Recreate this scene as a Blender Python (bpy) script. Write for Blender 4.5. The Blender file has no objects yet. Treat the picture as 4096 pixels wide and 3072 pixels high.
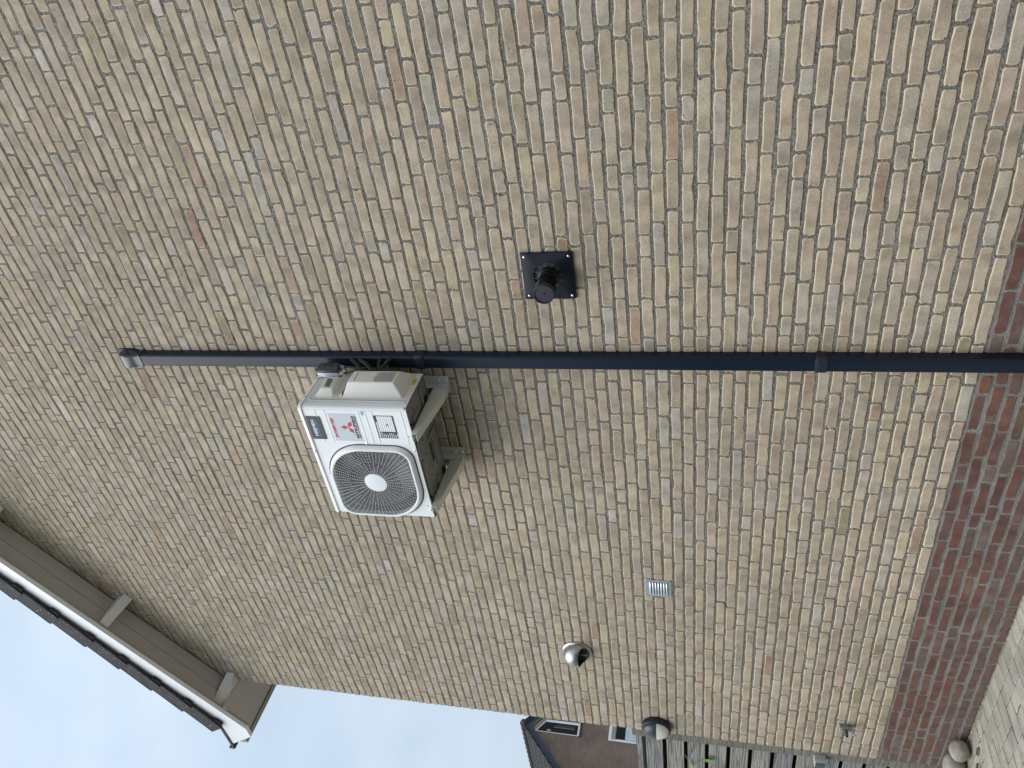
import bpy, bmesh, math, random
import numpy as np
from mathutils import Vector, Matrix
R = math.radians
C = bpy.context.scene.collection
sc = bpy.context.scene
rng = np.random.default_rng(7)
random.seed(7)

# ------------------------------------------------------------------ camera
cam = bpy.data.cameras.new('camera'); co = bpy.data.objects.new('camera', cam); C.objects.link(co); sc.camera = co
cam.sensor_fit = 'HORIZONTAL'; cam.sensor_width = 36.0; cam.lens = 3073.4 * 36 / 4096
cam.clip_start = 0.05; cam.clip_end = 2000
YAW, PIT, ROL = -0.637106915, 0.24936317, -0.0138552154
CAM = Vector((5.56810555, -3.16686730, 1.18922652))
def world_dir(d):
    cr, sr = math.cos(ROL), math.sin(ROL); d = (cr*d[0]+sr*d[2], d[1], -sr*d[0]+cr*d[2])
    cp, sp = math.cos(PIT), math.sin(PIT); d = (d[0], cp*d[1]-sp*d[2], sp*d[1]+cp*d[2])
    cy, sy = math.cos(YAW), math.sin(YAW); return Vector((cy*d[0]+sy*d[1], -sy*d[0]+cy*d[1], d[2]))
RT, FW, UP = world_dir((1, 0, 0)), world_dir((0, 1, 0)), world_dir((0, 0, 1))
# the phone was held sideways: image right is world down, image up is world right
m = Matrix.Identity(4)
for i in range(3):
    m[i][0] = -UP[i]; m[i][1] = RT[i]; m[i][2] = -FW[i]; m[i][3] = CAM[i]
co.matrix_world = m

# ------------------------------------------------------------------ world, sun, exposure
SUN_EL, SUN_AZ = R(54), R(196)       # azimuth from +Y, clockwise
w = bpy.data.worlds.new('World'); sc.world = w; w.use_nodes = True
nt = w.node_tree; nt.nodes.clear()
sky = nt.nodes.new('ShaderNodeTexSky'); sky.sky_type = 'NISHITA'; sky.sun_disc = False
sky.sun_elevation = SUN_EL; sky.sun_rotation = SUN_AZ; sky.air_density = 1.0; sky.dust_density = 2.0; sky.ozone_density = 2.0
geo = nt.nodes.new('ShaderNodeTexCoord'); mp = nt.nodes.new('ShaderNodeMapping'); mp.inputs['Scale'].default_value = (1, 1, 2.2)
nz = nt.nodes.new('ShaderNodeTexNoise'); nz.inputs['Scale'].default_value = 1.6; nz.inputs['Detail'].default_value = 5
rp = nt.nodes.new('ShaderNodeValToRGB'); rp.color_ramp.elements[0].position = .3; rp.color_ramp.elements[1].position = .7
rp.color_ramp.elements[0].color = (.42, .42, .42, 1); rp.color_ramp.elements[1].color = (.97, .97, .97, 1)
mx = nt.nodes.new('ShaderNodeMix'); mx.data_type = 'RGBA'
bg = nt.nodes.new('ShaderNodeBackground'); out = nt.nodes.new('ShaderNodeOutputWorld')
nt.links.new(geo.outputs['Generated'], mp.inputs['Vector']); nt.links.new(mp.outputs['Vector'], nz.inputs['Vector'])
nt.links.new(nz.outputs['Fac'], rp.inputs['Fac']); nt.links.new(rp.outputs['Color'], mx.inputs['Factor'])
nt.links.new(sky.outputs['Color'], mx.inputs[6]); mx.inputs[7].default_value = (5.3, 6.15, 6.9, 1)
sx = nt.nodes.new('ShaderNodeSeparateXYZ'); nt.links.new(geo.outputs['Generated'], sx.inputs[0])
cie = nt.nodes.new('ShaderNodeMapRange'); cie.inputs['From Min'].default_value = 0; cie.inputs['From Max'].default_value = 1; cie.inputs['To Min'].default_value = .75; cie.inputs['To Max'].default_value = 1.25
nt.links.new(sx.outputs['Z'], cie.inputs['Value'])
vs_ = nt.nodes.new('ShaderNodeVectorMath'); vs_.operation = 'SCALE'; nt.links.new(mx.outputs[2], vs_.inputs[0]); nt.links.new(cie.outputs[0], vs_.inputs['Scale'])
nt.links.new(vs_.outputs[0], bg.inputs['Color']); bg.inputs['Strength'].default_value = 0.1
nt.links.new(bg.outputs['Background'], out.inputs['Surface'])
sl = bpy.data.lights.new('sun', 'SUN'); so = bpy.data.objects.new('sun', sl); C.objects.link(so)
sl.energy = 1.5; sl.angle = R(60); sl.color = (1, .97, .93)
sd = Vector((math.sin(SUN_AZ)*math.cos(SUN_EL), math.cos(SUN_AZ)*math.cos(SUN_EL), math.sin(SUN_EL)))
so.rotation_euler = sd.to_track_quat('Z', 'Y').to_euler(); so.location = (4, -8, 12)
sc.view_settings.view_transform = 'Standard'; sc.view_settings.look = 'None'; sc.view_settings.exposure = 0.72; sc.view_settings.gamma = 1

# ------------------------------------------------------------------ materials
MATS = {}
def mat(name, col=(.5, .5, .5), rough=.6, metal=0.0, spec=.5, noise=None, bump=None, coat=0.0, emis=None, cols=None):
    """noise=(scale, amount) mottles the colour, bump=(scale, strength, distance), cols=extra colours mixed by large noise"""
    if name in MATS: return MATS[name]
    m = bpy.data.materials.new(name); m.use_nodes = True; n = m.node_tree; b = n.nodes['Principled BSDF']
    b.inputs['Base Color'].default_value = (*col, 1); b.inputs['Roughness'].default_value = rough; b.inputs['Metallic'].default_value = metal
    b.inputs['Specular IOR Level'].default_value = spec; b.inputs['Coat Weight'].default_value = coat
    tc = n.nodes.new('ShaderNodeTexCoord')
    last = None
    if cols:
        t = n.nodes.new('ShaderNodeTexNoise'); t.inputs['Scale'].default_value = cols[1]; t.inputs['Detail'].default_value = 4
        n.links.new(tc.outputs['Object'], t.inputs['Vector'])
        r = n.nodes.new('ShaderNodeValToRGB'); r.color_ramp.elements[0].position = .38; r.color_ramp.elements[1].position = .64
        r.color_ramp.elements[0].color = (*col, 1); r.color_ramp.elements[1].color = (*cols[0], 1)
        n.links.new(t.outputs['Fac'], r.inputs['Fac']); last = r.outputs['Color']
    if noise:
        t = n.nodes.new('ShaderNodeTexNoise'); t.inputs['Scale'].default_value = noise[0]; t.inputs['Detail'].default_value = 6; t.inputs['Roughness'].default_value = .65
        n.links.new(tc.outputs['Object'], t.inputs['Vector'])
        mr = n.nodes.new('ShaderNodeMapRange'); mr.inputs['From Min'].default_value = .3; mr.inputs['From Max'].default_value = .7
        mr.inputs['To Min'].default_value = 1-noise[1]; mr.inputs['To Max'].default_value = 1+noise[1]
        n.links.new(t.outputs['Fac'], mr.inputs['Value'])
        v = n.nodes.new('ShaderNodeVectorMath'); v.operation = 'SCALE'
        if last: n.links.new(last, v.inputs[0])
        else: v.inputs[0].default_value = col
        n.links.new(mr.outputs[0], v.inputs['Scale']); last = v.outputs[0]
    if last: n.links.new(last, b.inputs['Base Color'])
    if bump:
        t = n.nodes.new('ShaderNodeTexNoise'); t.inputs['Scale'].default_value = bump[0]; t.inputs['Detail'].default_value = 5
        n.links.new(tc.outputs['Object'], t.inputs['Vector'])
        bp = n.nodes.new('ShaderNodeBump'); bp.inputs['Strength'].default_value = bump[1]; bp.inputs['Distance'].default_value = bump[2]
        n.links.new(t.outputs['Fac'], bp.inputs['Height']); n.links.new(bp.outputs[0], b.inputs['Normal'])
    MATS[name] = m; return m

def brick_mat(name, rimcol, rimamt, grain=.16, foot=1.0):
    """per-brick colour attribute 'tint', edge attribute 'rim'; mottling, kiln bands, grain and lime stains"""
    m = bpy.data.materials.new(name); m.use_nodes = True; n = m.node_tree; L = n.links.new; b = n.nodes['Principled BSDF']
    b.inputs['Roughness'].default_value = .88; b.inputs['Specular IOR Level'].default_value = .25
    at = n.nodes.new('ShaderNodeAttribute'); at.attribute_name = 'tint'
    tc = n.nodes.new('ShaderNodeTexCoord')
    sh = n.nodes.new('ShaderNodeVectorMath'); sh.operation = 'MULTIPLY_ADD'; L(at.outputs['Color'], sh.inputs[0]); sh.inputs[1].default_value = (170, 130, 190); L(tc.outputs['Object'], sh.inputs[2])
    # kiln bands: soft patches across the brick
    mp = n.nodes.new('ShaderNodeMapping'); mp.inputs['Scale'].default_value = (14, 4, 9); L(sh.outputs[0], mp.inputs['Vector'])
    n1 = n.nodes.new('ShaderNodeTexNoise'); n1.inputs['Scale'].default_value = 1.0; n1.inputs['Detail'].default_value = 2.5; L(mp.outputs[0], n1.inputs['Vector'])
    r1 = n.nodes.new('ShaderNodeMapRange'); r1.inputs['From Min'].default_value = .32; r1.inputs['From Max'].default_value = .68; r1.inputs['To Min'].default_value = .80; r1.inputs['To Max'].default_value = 1.20; L(n1.outputs['Fac'], r1.inputs['Value'])
    n2 = n.nodes.new('ShaderNodeTexNoise'); n2.inputs['Scale'].default_value = 150; n2.inputs['Detail'].default_value = 4; L(tc.outputs['Object'], n2.inputs['Vector'])
    r2 = n.nodes.new('ShaderNodeMapRange'); r2.inputs['From Min'].default_value = .3; r2.inputs['From Max'].default_value = .7; r2.inputs['To Min'].default_value = 1-grain; r2.inputs['To Max'].default_value = 1+grain; L(n2.outputs['Fac'], r2.inputs['Value'])
    mu = n.nodes.new('ShaderNodeMath'); mu.operation = 'MULTIPLY'; L(r1.outputs[0], mu.inputs[0]); L(r2.outputs[0], mu.inputs[1])
    sc1 = n.nodes.new('ShaderNodeVectorMath'); sc1.operation = 'SCALE'; L(at.outputs['Color'], sc1.inputs[0]); L(mu.outputs[0], sc1.inputs['Scale'])
    # hue drift inside the brick
    n3 = n.nodes.new('ShaderNodeTexNoise'); n3.inputs['Scale'].default_value = 9; n3.inputs['Detail'].default_value = 3; L(sh.outputs[0], n3.inputs['Vector'])
    r3 = n.nodes.new('ShaderNodeMapRange'); r3.inputs['From Min'].default_value = .55; r3.inputs['From Max'].default_value = .75; r3.inputs['To Max'].default_value = .28; L(n3.outputs['Fac'], r3.inputs['Value'])
    mh = n.nodes.new('ShaderNodeMix'); mh.data_type = 'RGBA'; L(r3.outputs[0], mh.inputs['Factor']); L(sc1.outputs[0], mh.inputs[6]); mh.inputs[7].default_value = (*rimcol, 1)
    # pale worn arris
    ar = n.nodes.new('ShaderNodeAttribute'); ar.attribute_name = 'rim'
    n4 = n.nodes.new('ShaderNodeTexNoise'); n4.inputs['Scale'].default_value = 22; n4.inputs['Detail'].default_value = 3; L(tc.outputs['Object'], n4.inputs['Vector'])
    r4 = n.nodes.new('ShaderNodeMapRange'); r4.inputs['From Min'].default_value = .30; r4.inputs['From Max'].default_value = .55; r4.inputs['To Max'].default_value = rimamt; L(n4.outputs['Fac'], r4.inputs['Value'])
    m4 = n.nodes.new('ShaderNodeMath'); m4.operation = 'MULTIPLY'; L(ar.outputs['Fac'], m4.inputs[0]); L(r4.outputs[0], m4.inputs[1])
    mr = n.nodes.new('ShaderNodeMix'); mr.data_type = 'RGBA'; L(m4.outputs[0], mr.inputs['Factor']); L(mh.outputs[2], mr.inputs[6]); mr.inputs[7].default_value = (*rimcol, 1)
    # chalky run-off stain under the vent cowl
    sx = n.nodes.new('ShaderNodeSeparateXYZ'); L(tc.outputs['Object'], sx.inputs[0])
    nw = n.nodes.new('ShaderNodeTexNoise'); nw.inputs['Scale'].default_value = 2.2; L(tc.outputs['Object'], nw.inputs['Vector'])
    def M(op, a, bb, c=None):
        q = n.nodes.new('ShaderNodeMath'); q.operation = op; q.use_clamp = False
        for i, s in enumerate((a, bb, c)):
            if s is None: continue
            if isinstance(s, (int, float)): q.inputs[i].default_value = s
            else: L(s, q.inputs[i])
        return q.outputs[0]
    dx = M('ABSOLUTE', M('SUBTRACT', M('MULTIPLY_ADD', nw.outputs['Fac'], .06, sx.outputs['X']), .865), 0)
    st = n.nodes.new('ShaderNodeMapRange'); st.inputs['From Min'].default_value = .045; st.inputs['From Max'].default_value = .006; L(dx, st.inputs['Value'])
    z1 = n.nodes.new('ShaderNodeMapRange'); z1.inputs['From Min'].default_value = 2.5; z1.inputs['From Max'].default_value = 2.36; L(sx.outputs['Z'], z1.inputs['Value'])
    z2 = n.nodes.new('ShaderNodeMapRange'); z2.inputs['From Min'].default_value = 1.1; z2.inputs['From Max'].default_value = 1.7; L(sx.outputs['Z'], z2.inputs['Value'])
    sf = M('MULTIPLY', M('MULTIPLY', st.outputs[0], z1.outputs[0]), M('MULTIPLY', z2.outputs[0], .38))
    ms = n.nodes.new('ShaderNodeMix'); ms.data_type = 'RGBA'; L(sf, ms.inputs['Factor']); L(mr.outputs[2], ms.inputs[6]); ms.inputs[7].default_value = (.50, .46, .38, 1)
    # slow tone drift over the wall, soot below the flue plate, splash dirt at the foot
    nd = n.nodes.new('ShaderNodeTexNoise'); nd.inputs['Scale'].default_value = .9; nd.inputs['Detail'].default_value = 5; L(tc.outputs['Object'], nd.inputs['Vector'])
    rd = n.nodes.new('ShaderNodeMapRange'); rd.inputs['From Min'].default_value = .3; rd.inputs['From Max'].default_value = .7; rd.inputs['To Min'].default_value = .92; rd.inputs['To Max'].default_value = 1.07; L(nd.outputs['Fac'], rd.inputs['Value'])
    gx_ = M('DIVIDE', M('SUBTRACT', sx.outputs['X'], 3.855), .06); gz_ = M('DIVIDE', M('SUBTRACT', sx.outputs['Z'], 1.785+.495), .045)
    rad_ = M('ADD', M('MULTIPLY', gx_, gx_), M('MULTIPLY', gz_, gz_))
    so_ = n.nodes.new('ShaderNodeMapRange'); so_.inputs['From Min'].default_value = 1.6; so_.inputs['From Max'].default_value = .2; so_.inputs['To Max'].default_value = .65; L(M('ADD', rad_, M('MULTIPLY', n4.outputs['Fac'], .8)), so_.inputs['Value'])
    dv_ = n.nodes.new('ShaderNodeVectorMath'); dv_.operation = 'SCALE'; L(ms.outputs[2], dv_.inputs[0]); L(M('MULTIPLY', rd.outputs[0], M('SUBTRACT', 1.0, so_.outputs[0])), dv_.inputs['Scale'])
    ft = n.nodes.new('ShaderNodeMapRange'); ft.inputs['From Min'].default_value = .24; ft.inputs['From Max'].default_value = .0; ft.inputs['To Max'].default_value = .75; L(M('ADD', sx.outputs['Z'], M('MULTIPLY', M('SUBTRACT', nd.outputs['Fac'], .5), .35)), ft.inputs['Value'])
    fx_ = n.nodes.new('ShaderNodeMapRange'); fx_.inputs['From Min'].default_value = .75; fx_.inputs['From Max'].default_value = .0; fx_.inputs['To Max'].default_value = .55; L(M('ADD', sx.outputs['X'], M('MULTIPLY', sx.outputs['Z'], .9)), fx_.inputs['Value'])
    fm_ = M('MULTIPLY', M('MULTIPLY', M('MAXIMUM', ft.outputs[0], fx_.outputs[0]), r4.outputs[0]), foot)
    dm_ = n.nodes.new('ShaderNodeMix'); dm_.data_type = 'RGBA'; dm_.clamp_factor = True; L(fm_, dm_.inputs['Factor']); L(dv_.outputs[0], dm_.inputs[6]); dm_.inputs[7].default_value = (.155, .14, .125, 1)
    ms = dm_
    # a few dark pits
    nv = n.nodes.new('ShaderNodeTexNoise'); nv.inputs['Scale'].default_value = 55; nv.inputs['Detail'].default_value = 1; L(sh.outputs[0], nv.inputs['Vector'])
    rv = n.nodes.new('ShaderNodeMapRange'); rv.inputs['From Min'].default_value = .76; rv.inputs['From Max'].default_value = .80; rv.inputs['To Max'].default_value = .6; L(nv.outputs['Fac'], rv.inputs['Value'])
    mv = n.nodes.new('ShaderNodeMix'); mv.data_type = 'RGBA'; L(rv.outputs[0], mv.inputs['Factor']); L(ms.outputs[2], mv.inputs[6]); mv.inputs[7].default_value = (.05, .04, .03, 1)
    L(mv.outputs[2], b.inputs['Base Color'])
    nb = n.nodes.new('ShaderNodeTexNoise'); nb.inputs['Scale'].default_value = 60; nb.inputs['Detail'].default_value = 8; nb.inputs['Roughness'].default_value = .7; L(tc.outputs['Object'], nb.inputs['Vector'])
    bp = n.nodes.new('ShaderNodeBump'); bp.inputs['Strength'].default_value = .55; bp.inputs['Distance'].default_value = .004; L(nb.outputs['Fac'], bp.inputs['Height']); L(bp.outputs[0], b.inputs['Normal'])
    return m

M_brick = brick_mat('buff_brick', (.62, .53, .36), 1.1)
M_red = brick_mat('red_brick', (.24, .20, .18), .75, .2)
M_paver = brick_mat('paver', (.46, .43, .35), .25, .28, 0.0)
M_mortar = mat('mortar', (.215, .205, .192), .95, spec=.1, noise=(130, .60), bump=(110, 1.0, .010), cols=((.175, .168, .158), 3))
M_mortar2 = mat('mortar_plinth', (.23, .235, .225), .95, spec=.1, noise=(110, .25), bump=(120, 1.0, .006), cols=((.17, .165, .155), 5))
M_white = mat('white_enamel', (.77, .79, .80), .38, noise=(3, .02))
M_white2 = mat('ivory_plastic', (.66, .65, .61), .5, noise=(5, .03))
M_groove = mat('groove_dark', (.03, .03, .035), .8)
M_duct = mat('anthracite_plastic', (.007, .013, .027), .34, spec=.30, noise=(4, .12))
M_black = mat('black_plastic', (.006, .007, .009), .45)
M_foam = mat('black_foam', (.016, .016, .017), .8, bump=(200, .5, .002))
M_cable = mat('cable_grey', (.03, .032, .036), .6)
M_iso = mat('switch_grey', (.035, .040, .048), .5)
M_isow = mat('switch_white', (.62, .66, .68), .45)
M_metalw = mat('bracket_paint', (.56, .57, .53), .42, noise=(8, .05))
M_pan = mat('base_pan_metal', (.20, .205, .20), .45, metal=.35, noise=(6, .15))
M_steel = mat('stainless', (.46, .45, .44), .36, metal=1.0, noise=(14, .22), bump=(60, .12, .002))
M_alu = mat('aluminium', (.60, .63, .66), .38, metal=.75, noise=(20, .12))
M_screw = mat('screw_metal', (.7, .7, .7), .3, metal=1.0)
M_chrome = mat('tap_chrome', (.36, .37, .39), .3, metal=.9, noise=(40, .2))
M_flue = mat('flue_paint', (.005, .008, .016), .45, spec=.25, noise=(9, .3))
M_flue2 = mat('flue_black', (.004, .004, .005), .3)
M_soffit = mat('soffit_board', (.43, .40, .385), .6, noise=(2.5, .05))
M_beam = mat('beam_paint', (.60, .575, .555), .55, noise=(7, .10))
M_trimg = mat('weathered_trim', (.30, .29, .24), .7, noise=(9, .15))
M_fascia = mat('white_fascia', (.80, .82, .84), .35, noise=(4, .03))
M_tile = mat('roof_tile', (.018, .017, .020), .8, noise=(16, .45), bump=(40, .7, .006), cols=((.034, .032, .030), 9))
M_lichen = mat('lichen', (.55, .55, .50), .9)
M_wood = None
def wood_mat(name, c1, c2):
    m = bpy.data.materials.new(name); m.use_nodes = True; n = m.node_tree; L = n.links.new; b = n.nodes['Principled BSDF']
    tc = n.nodes.new('ShaderNodeTexCoord'); oi = n.nodes.new('ShaderNodeObjectInfo')
    ad = n.nodes.new('ShaderNodeVectorMath'); ad.operation = 'MULTIPLY_ADD'; L(oi.outputs['Random'], ad.inputs[0]); ad.inputs[1].default_value = (13, 7, 31); L(tc.outputs['Object'], ad.inputs[2])
    mp = n.nodes.new('ShaderNodeMapping'); mp.inputs['Scale'].default_value = (.55, 12, 20); L(ad.outputs[0], mp.inputs['Vector'])
    n1 = n.nodes.new('ShaderNodeTexNoise'); n1.inputs['Scale'].default_value = 1.3; n1.inputs['Detail'].default_value = 3; n1.inputs['Distortion'].default_value = 1.2; L(mp.outputs[0], n1.inputs['Vector'])
    w1 = n.nodes.new('ShaderNodeMath'); w1.operation = 'MULTIPLY'; w1.inputs[1].default_value = 34; L(n1.outputs['Fac'], w1.inputs[0])
    w2 = n.nodes.new('ShaderNodeMath'); w2.operation = 'SINE'; L(w1.outputs[0], w2.inputs[0])
    r = n.nodes.new('ShaderNodeValToRGB'); r.color_ramp.elements[0].color = (*c2, 1); r.color_ramp.elements[1].color = (*c1, 1); r.color_ramp.elements[0].position = .0; r.color_ramp.elements[1].position = .45
    mr = n.nodes.new('ShaderNodeMapRange'); mr.inputs['From Min'].default_value = -1; L(w2.outputs[0], mr.inputs['Value']); L(mr.outputs[0], r.inputs['Fac'])
    n2 = n.nodes.new('ShaderNodeTexNoise'); n2.inputs['Scale'].default_value = 4; n2.inputs['Detail'].default_value = 6; L(ad.outputs[0], n2.inputs['Vector'])
    m2 = n.nodes.new('ShaderNodeMapRange'); m2.inputs['From Min'].default_value = .3; m2.inputs['From Max'].default_value = .7; m2.inputs['To Min'].default_value = .72; m2.inputs['To Max'].default_value = 1.2; L(n2.outputs['Fac'], m2.inputs['Value'])
    v = n.nodes.new('ShaderNodeVectorMath'); v.operation = 'SCALE'; L(r.outputs['Color'], v.inputs[0]); L(m2.outputs[0], v.inputs['Scale'])
    hv = n.nodes.new('ShaderNodeMix'); hv.data_type = 'RGBA'; hv.blend_type = 'MULTIPLY'; hv.inputs['Factor'].default_value = 1
    cr2 = n.nodes.new('ShaderNodeValToRGB'); cr2.color_ramp.elements[0].color = (.78, .80, .88, 1); cr2.color_ramp.elements[1].color = (1.18, 1.16, 1.02, 1); L(oi.outputs['Random'], cr2.inputs['Fac'])
    L(v.outputs[0], hv.inputs[6]); L(cr2.outputs['Color'], hv.inputs[7]); L(hv.outputs[2], b.inputs['Base Color'])
    b.inputs['Roughness'].default_value = .85
    bp = n.nodes.new('ShaderNodeBump'); bp.inputs['Strength'].default_value = .4; bp.inputs['Distance'].default_value = .003; L(w2.outputs[0], bp.inputs['Height']); L(bp.outputs[0], b.inputs['Normal'])
    return m
M_wood = wood_mat('weathered_wood', (.27, .27, .26), (.10, .10, .097))
M_post = wood_mat('weathered_batten', (.165, .16, .15), (.10, .098, .092))
M_nav = mat('blue_bargeboard', (.022, .042, .085), .4)
M_glass = mat('dark_glass', (.006, .009, .009), .25, spec=.25)
M_pale = mat('pale_panel', (.55, .62, .68), .5, noise=(9, .15))
M_stone = mat('boulder', (.40, .37, .31), .85, noise=(30, .30), bump=(45, .8, .006), cols=((.25, .235, .20), 9))
M_leaf = mat('vine_leaf', (.14, .30, .04), .5, noise=(60, .2))
M_stem = mat('vine_stem', (.28, .34, .16), .6)
M_soil = mat('soil', (.10, .085, .06), .95, noise=(60, .5), bump=(70, 1, .01))

# ------------------------------------------------------------------ helpers
def tag(o, label=None, cat=None, group=None, kind=None):
    if label: o['label'] = label
    if cat: o['category'] = cat
    if group: o['group'] = group
    if kind: o['kind'] = kind
    return o
def thing(name, label, cat, loc=(0, 0, 0), group=None):
    o = bpy.data.objects.new(name, None); C.objects.link(o); o.location = loc; o.empty_display_size = .1
    return tag(o, label, cat, group)
def smooth(me, ang=35):
    try: me.shade_smooth()
    except Exception: pass
    bm = bmesh.new(); bm.from_mesh(me)
    for e in bm.edges:
        if len(e.link_faces) == 2 and e.calc_face_angle(0) > R(ang): e.smooth = False
    for f in bm.faces: f.smooth = True
    bm.to_mesh(me); bm.free()
def finish(name, bm, material, parent=None, sm=None):
    me = bpy.data.meshes.new(name); bmesh.ops.recalc_face_normals(bm, faces=bm.faces); bm.to_mesh(me); bm.free()
    if isinstance(material, (list, tuple)):
        for q in material: me.materials.append(q)
    else: me.materials.append(material)
    if sm: smooth(me, sm)
    o = bpy.data.objects.new(name, me); C.objects.link(o)
    if parent is not None:
        loc = Vector(parent.location); p = parent
        while p.parent is not None: p = p.parent; loc = loc + Vector(p.location)
        o.parent = parent; me.transform(Matrix.Translation(-loc))
    return o
def box(bm, x0, x1, y0, y1, z0, z1, bev=0, seg=2, mi=0, rot=None, piv=None):
    v = [bm.verts.new((x, y, z)) for x in (x0, x1) for y in (y0, y1) for z in (z0, z1)]
    fs = [bm.faces.new([v[i] for i in q]) for q in ((0, 1, 3, 2), (4, 6, 7, 5), (0, 4, 5, 1), (2, 3, 7, 6), (0, 2, 6, 4), (1, 5, 7, 3))]
    for f in fs: f.material_index = mi
    vs = set(v)
    if bev:
        es = list({e for f in fs for e in f.edges})
        r = bmesh.ops.bevel(bm, geom=es, offset=bev, segments=seg, profile=.5, affect='EDGES')
        vs = {q for q in vs if q.is_valid} | set(r['verts'])
        for f in r['faces']: f.material_index = mi
    if rot is not None:
        piv = Vector(piv) if piv is not None else Vector(((x0+x1)/2, (y0+y1)/2, (z0+z1)/2))
        bmesh.ops.transform(bm, matrix=Matrix.Translation(piv) @ rot.to_4x4() @ Matrix.Translation(-piv), verts=list(vs))
    return vs
def frame_of(axis):
    a = Vector(axis).normalized(); u = a.cross(Vector((0, 0, 1)))
    if u.length < 1e-3: u = a.cross(Vector((0, 1, 0)))
    u.normalize(); return a, u, a.cross(u).normalized()
def lathe(bm, org, axis, prof, n=32, cap=(True, True), mi=0, a0=0, a1=2*math.pi):
    """prof: list of (distance along axis, radius)"""
    a, u, v = frame_of(axis); org = Vector(org); full = abs(a1-a0-2*math.pi) < 1e-6
    cnt = n if full else n+1; rings = []
    for t, r in prof:
        rings.append([bm.verts.new(org + a*t + (u*math.cos(a0+(a1-a0)*i/n) + v*math.sin(a0+(a1-a0)*i/n))*max(r, 1e-5)) for i in range(cnt)])
    for p, q in zip(rings, rings[1:]):
        for i in range(n if full else n):
            j = (i+1) % cnt
            f = bm.faces.new((p[i], p[j], q[j], q[i])); f.material_index = mi
    if full and cap[0]: bm.faces.new(rings[0]).material_index = mi
    if full and cap[1]: bm.faces.new(rings[-1]).material_index = mi
    return rings
def tube(bm, pts, r, n=8, mi=0, cap=True):
    pts = [Vector(p) for p in pts]; rings = []; pu = None
    rr = r if isinstance(r, (list, tuple)) else [r]*len(pts)
    for i, p in enumerate(pts):
        d = (pts[min(i+1, len(pts)-1)]-pts[max(i-1, 0)]).normalized()
        if pu is None: _, u, v = frame_of(d)
        else: u = (pu - d*pu.dot(d)).normalized(); v = d.cross(u)
        pu = u
        rings.append([bm.verts.new(p+(u*math.cos(2*math.pi*k/n)+v*math.sin(2*math.pi*k/n))*rr[i]) for k in range(n)])
    for a, b in zip(rings, rings[1:]):
        for k in range(n): bm.faces.new((a[k], a[(k+1) % n], b[(k+1) % n], b[k])).material_index = mi
    if cap: bm.faces.new(rings[0]); bm.faces.new(rings[-1])
def spline(pts, n=10):
    pts = [Vector(p) for p in pts]; o = []
    P = [pts[0]*2-pts[1]]+pts+[pts[-1]*2-pts[-2]]
    for i in range(1, len(P)-2):
        for k in range(n):
            t = k/n; a, b, c, d = P[i-1:i+3]
            o.append(.5*((2*b)+(c-a)*t+(2*a-5*b+4*c-d)*t*t+(3*b-a-3*c+d)*t**3))
    o.append(pts[-1]); return o
def prism(bm, poly, y0, y1, mi=0, f3=None):
    """poly in (X,Z), extruded in y; or f3 maps (a,b,t)->xyz"""
    g = f3 or (lambda a, b, t: (a, t, b))
    A = [bm.verts.new(g(a, b, y0)) for a, b in poly]; B = [bm.verts.new(g(a, b, y1)) for a, b in poly]
    bm.faces.new(A).material_index = mi; bm.faces.new(B[::-1]).material_index = mi
    for i in range(len(poly)):
        j = (i+1) % len(poly); bm.faces.new((A[i], A[j], B[j], B[i])).material_index = mi
def strip(bm, rings, closed=True):
    for a, b in zip(rings, rings[1:]):
        n = len(a)
        for k in range(n if closed else n-1): bm.faces.new((a[k], a[(k+1) % n], b[(k+1) % n], b[k]))
def screw(name, parent, p, axis, r=.006, h=.003, material=None):
    bm = bmesh.new(); lathe(bm, p, axis, [(-.001, r*1.35), (.0005, r*1.3), (h*.4, r), (h, r*.6), (h*.9, 0)], 12, cap=(False, False))
    return finish(name, bm, material or M_screw, parent, 40)
def text_mesh(body, material, parent, p, width, height, name='lettering', axis='front', shear=0, bold=.0, depth=.0006, align='L', spacing=1.0):
    cu = bpy.data.curves.new('t', 'FONT'); cu.body = body; cu.size = 1; cu.shear = shear; cu.offset = bold; cu.extrude = 0.01; cu.space_character = spacing
    to = bpy.data.objects.new('t', cu); C.objects.link(to); bpy.context.view_layer.update()
    me = bpy.data.meshes.new_from_object(to.evaluated_get(bpy.context.evaluated_depsgraph_get()))
    bpy.data.objects.remove(to); bpy.data.curves.remove(cu)
    co_ = np.zeros(len(me.vertices)*3); me.vertices.foreach_get('co', co_); co_ = co_.reshape(-1, 3)
    mn, mx_ = co_.min(0), co_.max(0); s = (mx_-mn); co_ = (co_-mn)/np.where(s > 1e-9, s, 1)
    if axis == 'front': P = np.stack([p[0]+co_[:, 0]*width, p[1]-co_[:, 2]*depth, p[2]+co_[:, 1]*height], 1)
    else: P = np.stack([p[0]+co_[:, 2]*depth, p[1]+co_[:, 0]*width, p[2]+co_[:, 1]*height], 1)   # reads on a face looking +X
    me.vertices.foreach_set('co', P.ravel()); me.materials.clear(); me.materials.append(material); me.update()
    o = bpy.data.objects.new(name, me); C.objects.link(o); o.parent = parent
    loc = Vector((0, 0, 0)); q = parent
    while q is not None: loc = loc + Vector(q.location); q = q.parent
    me.transform(Matrix.Translation(-loc)); return o

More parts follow.
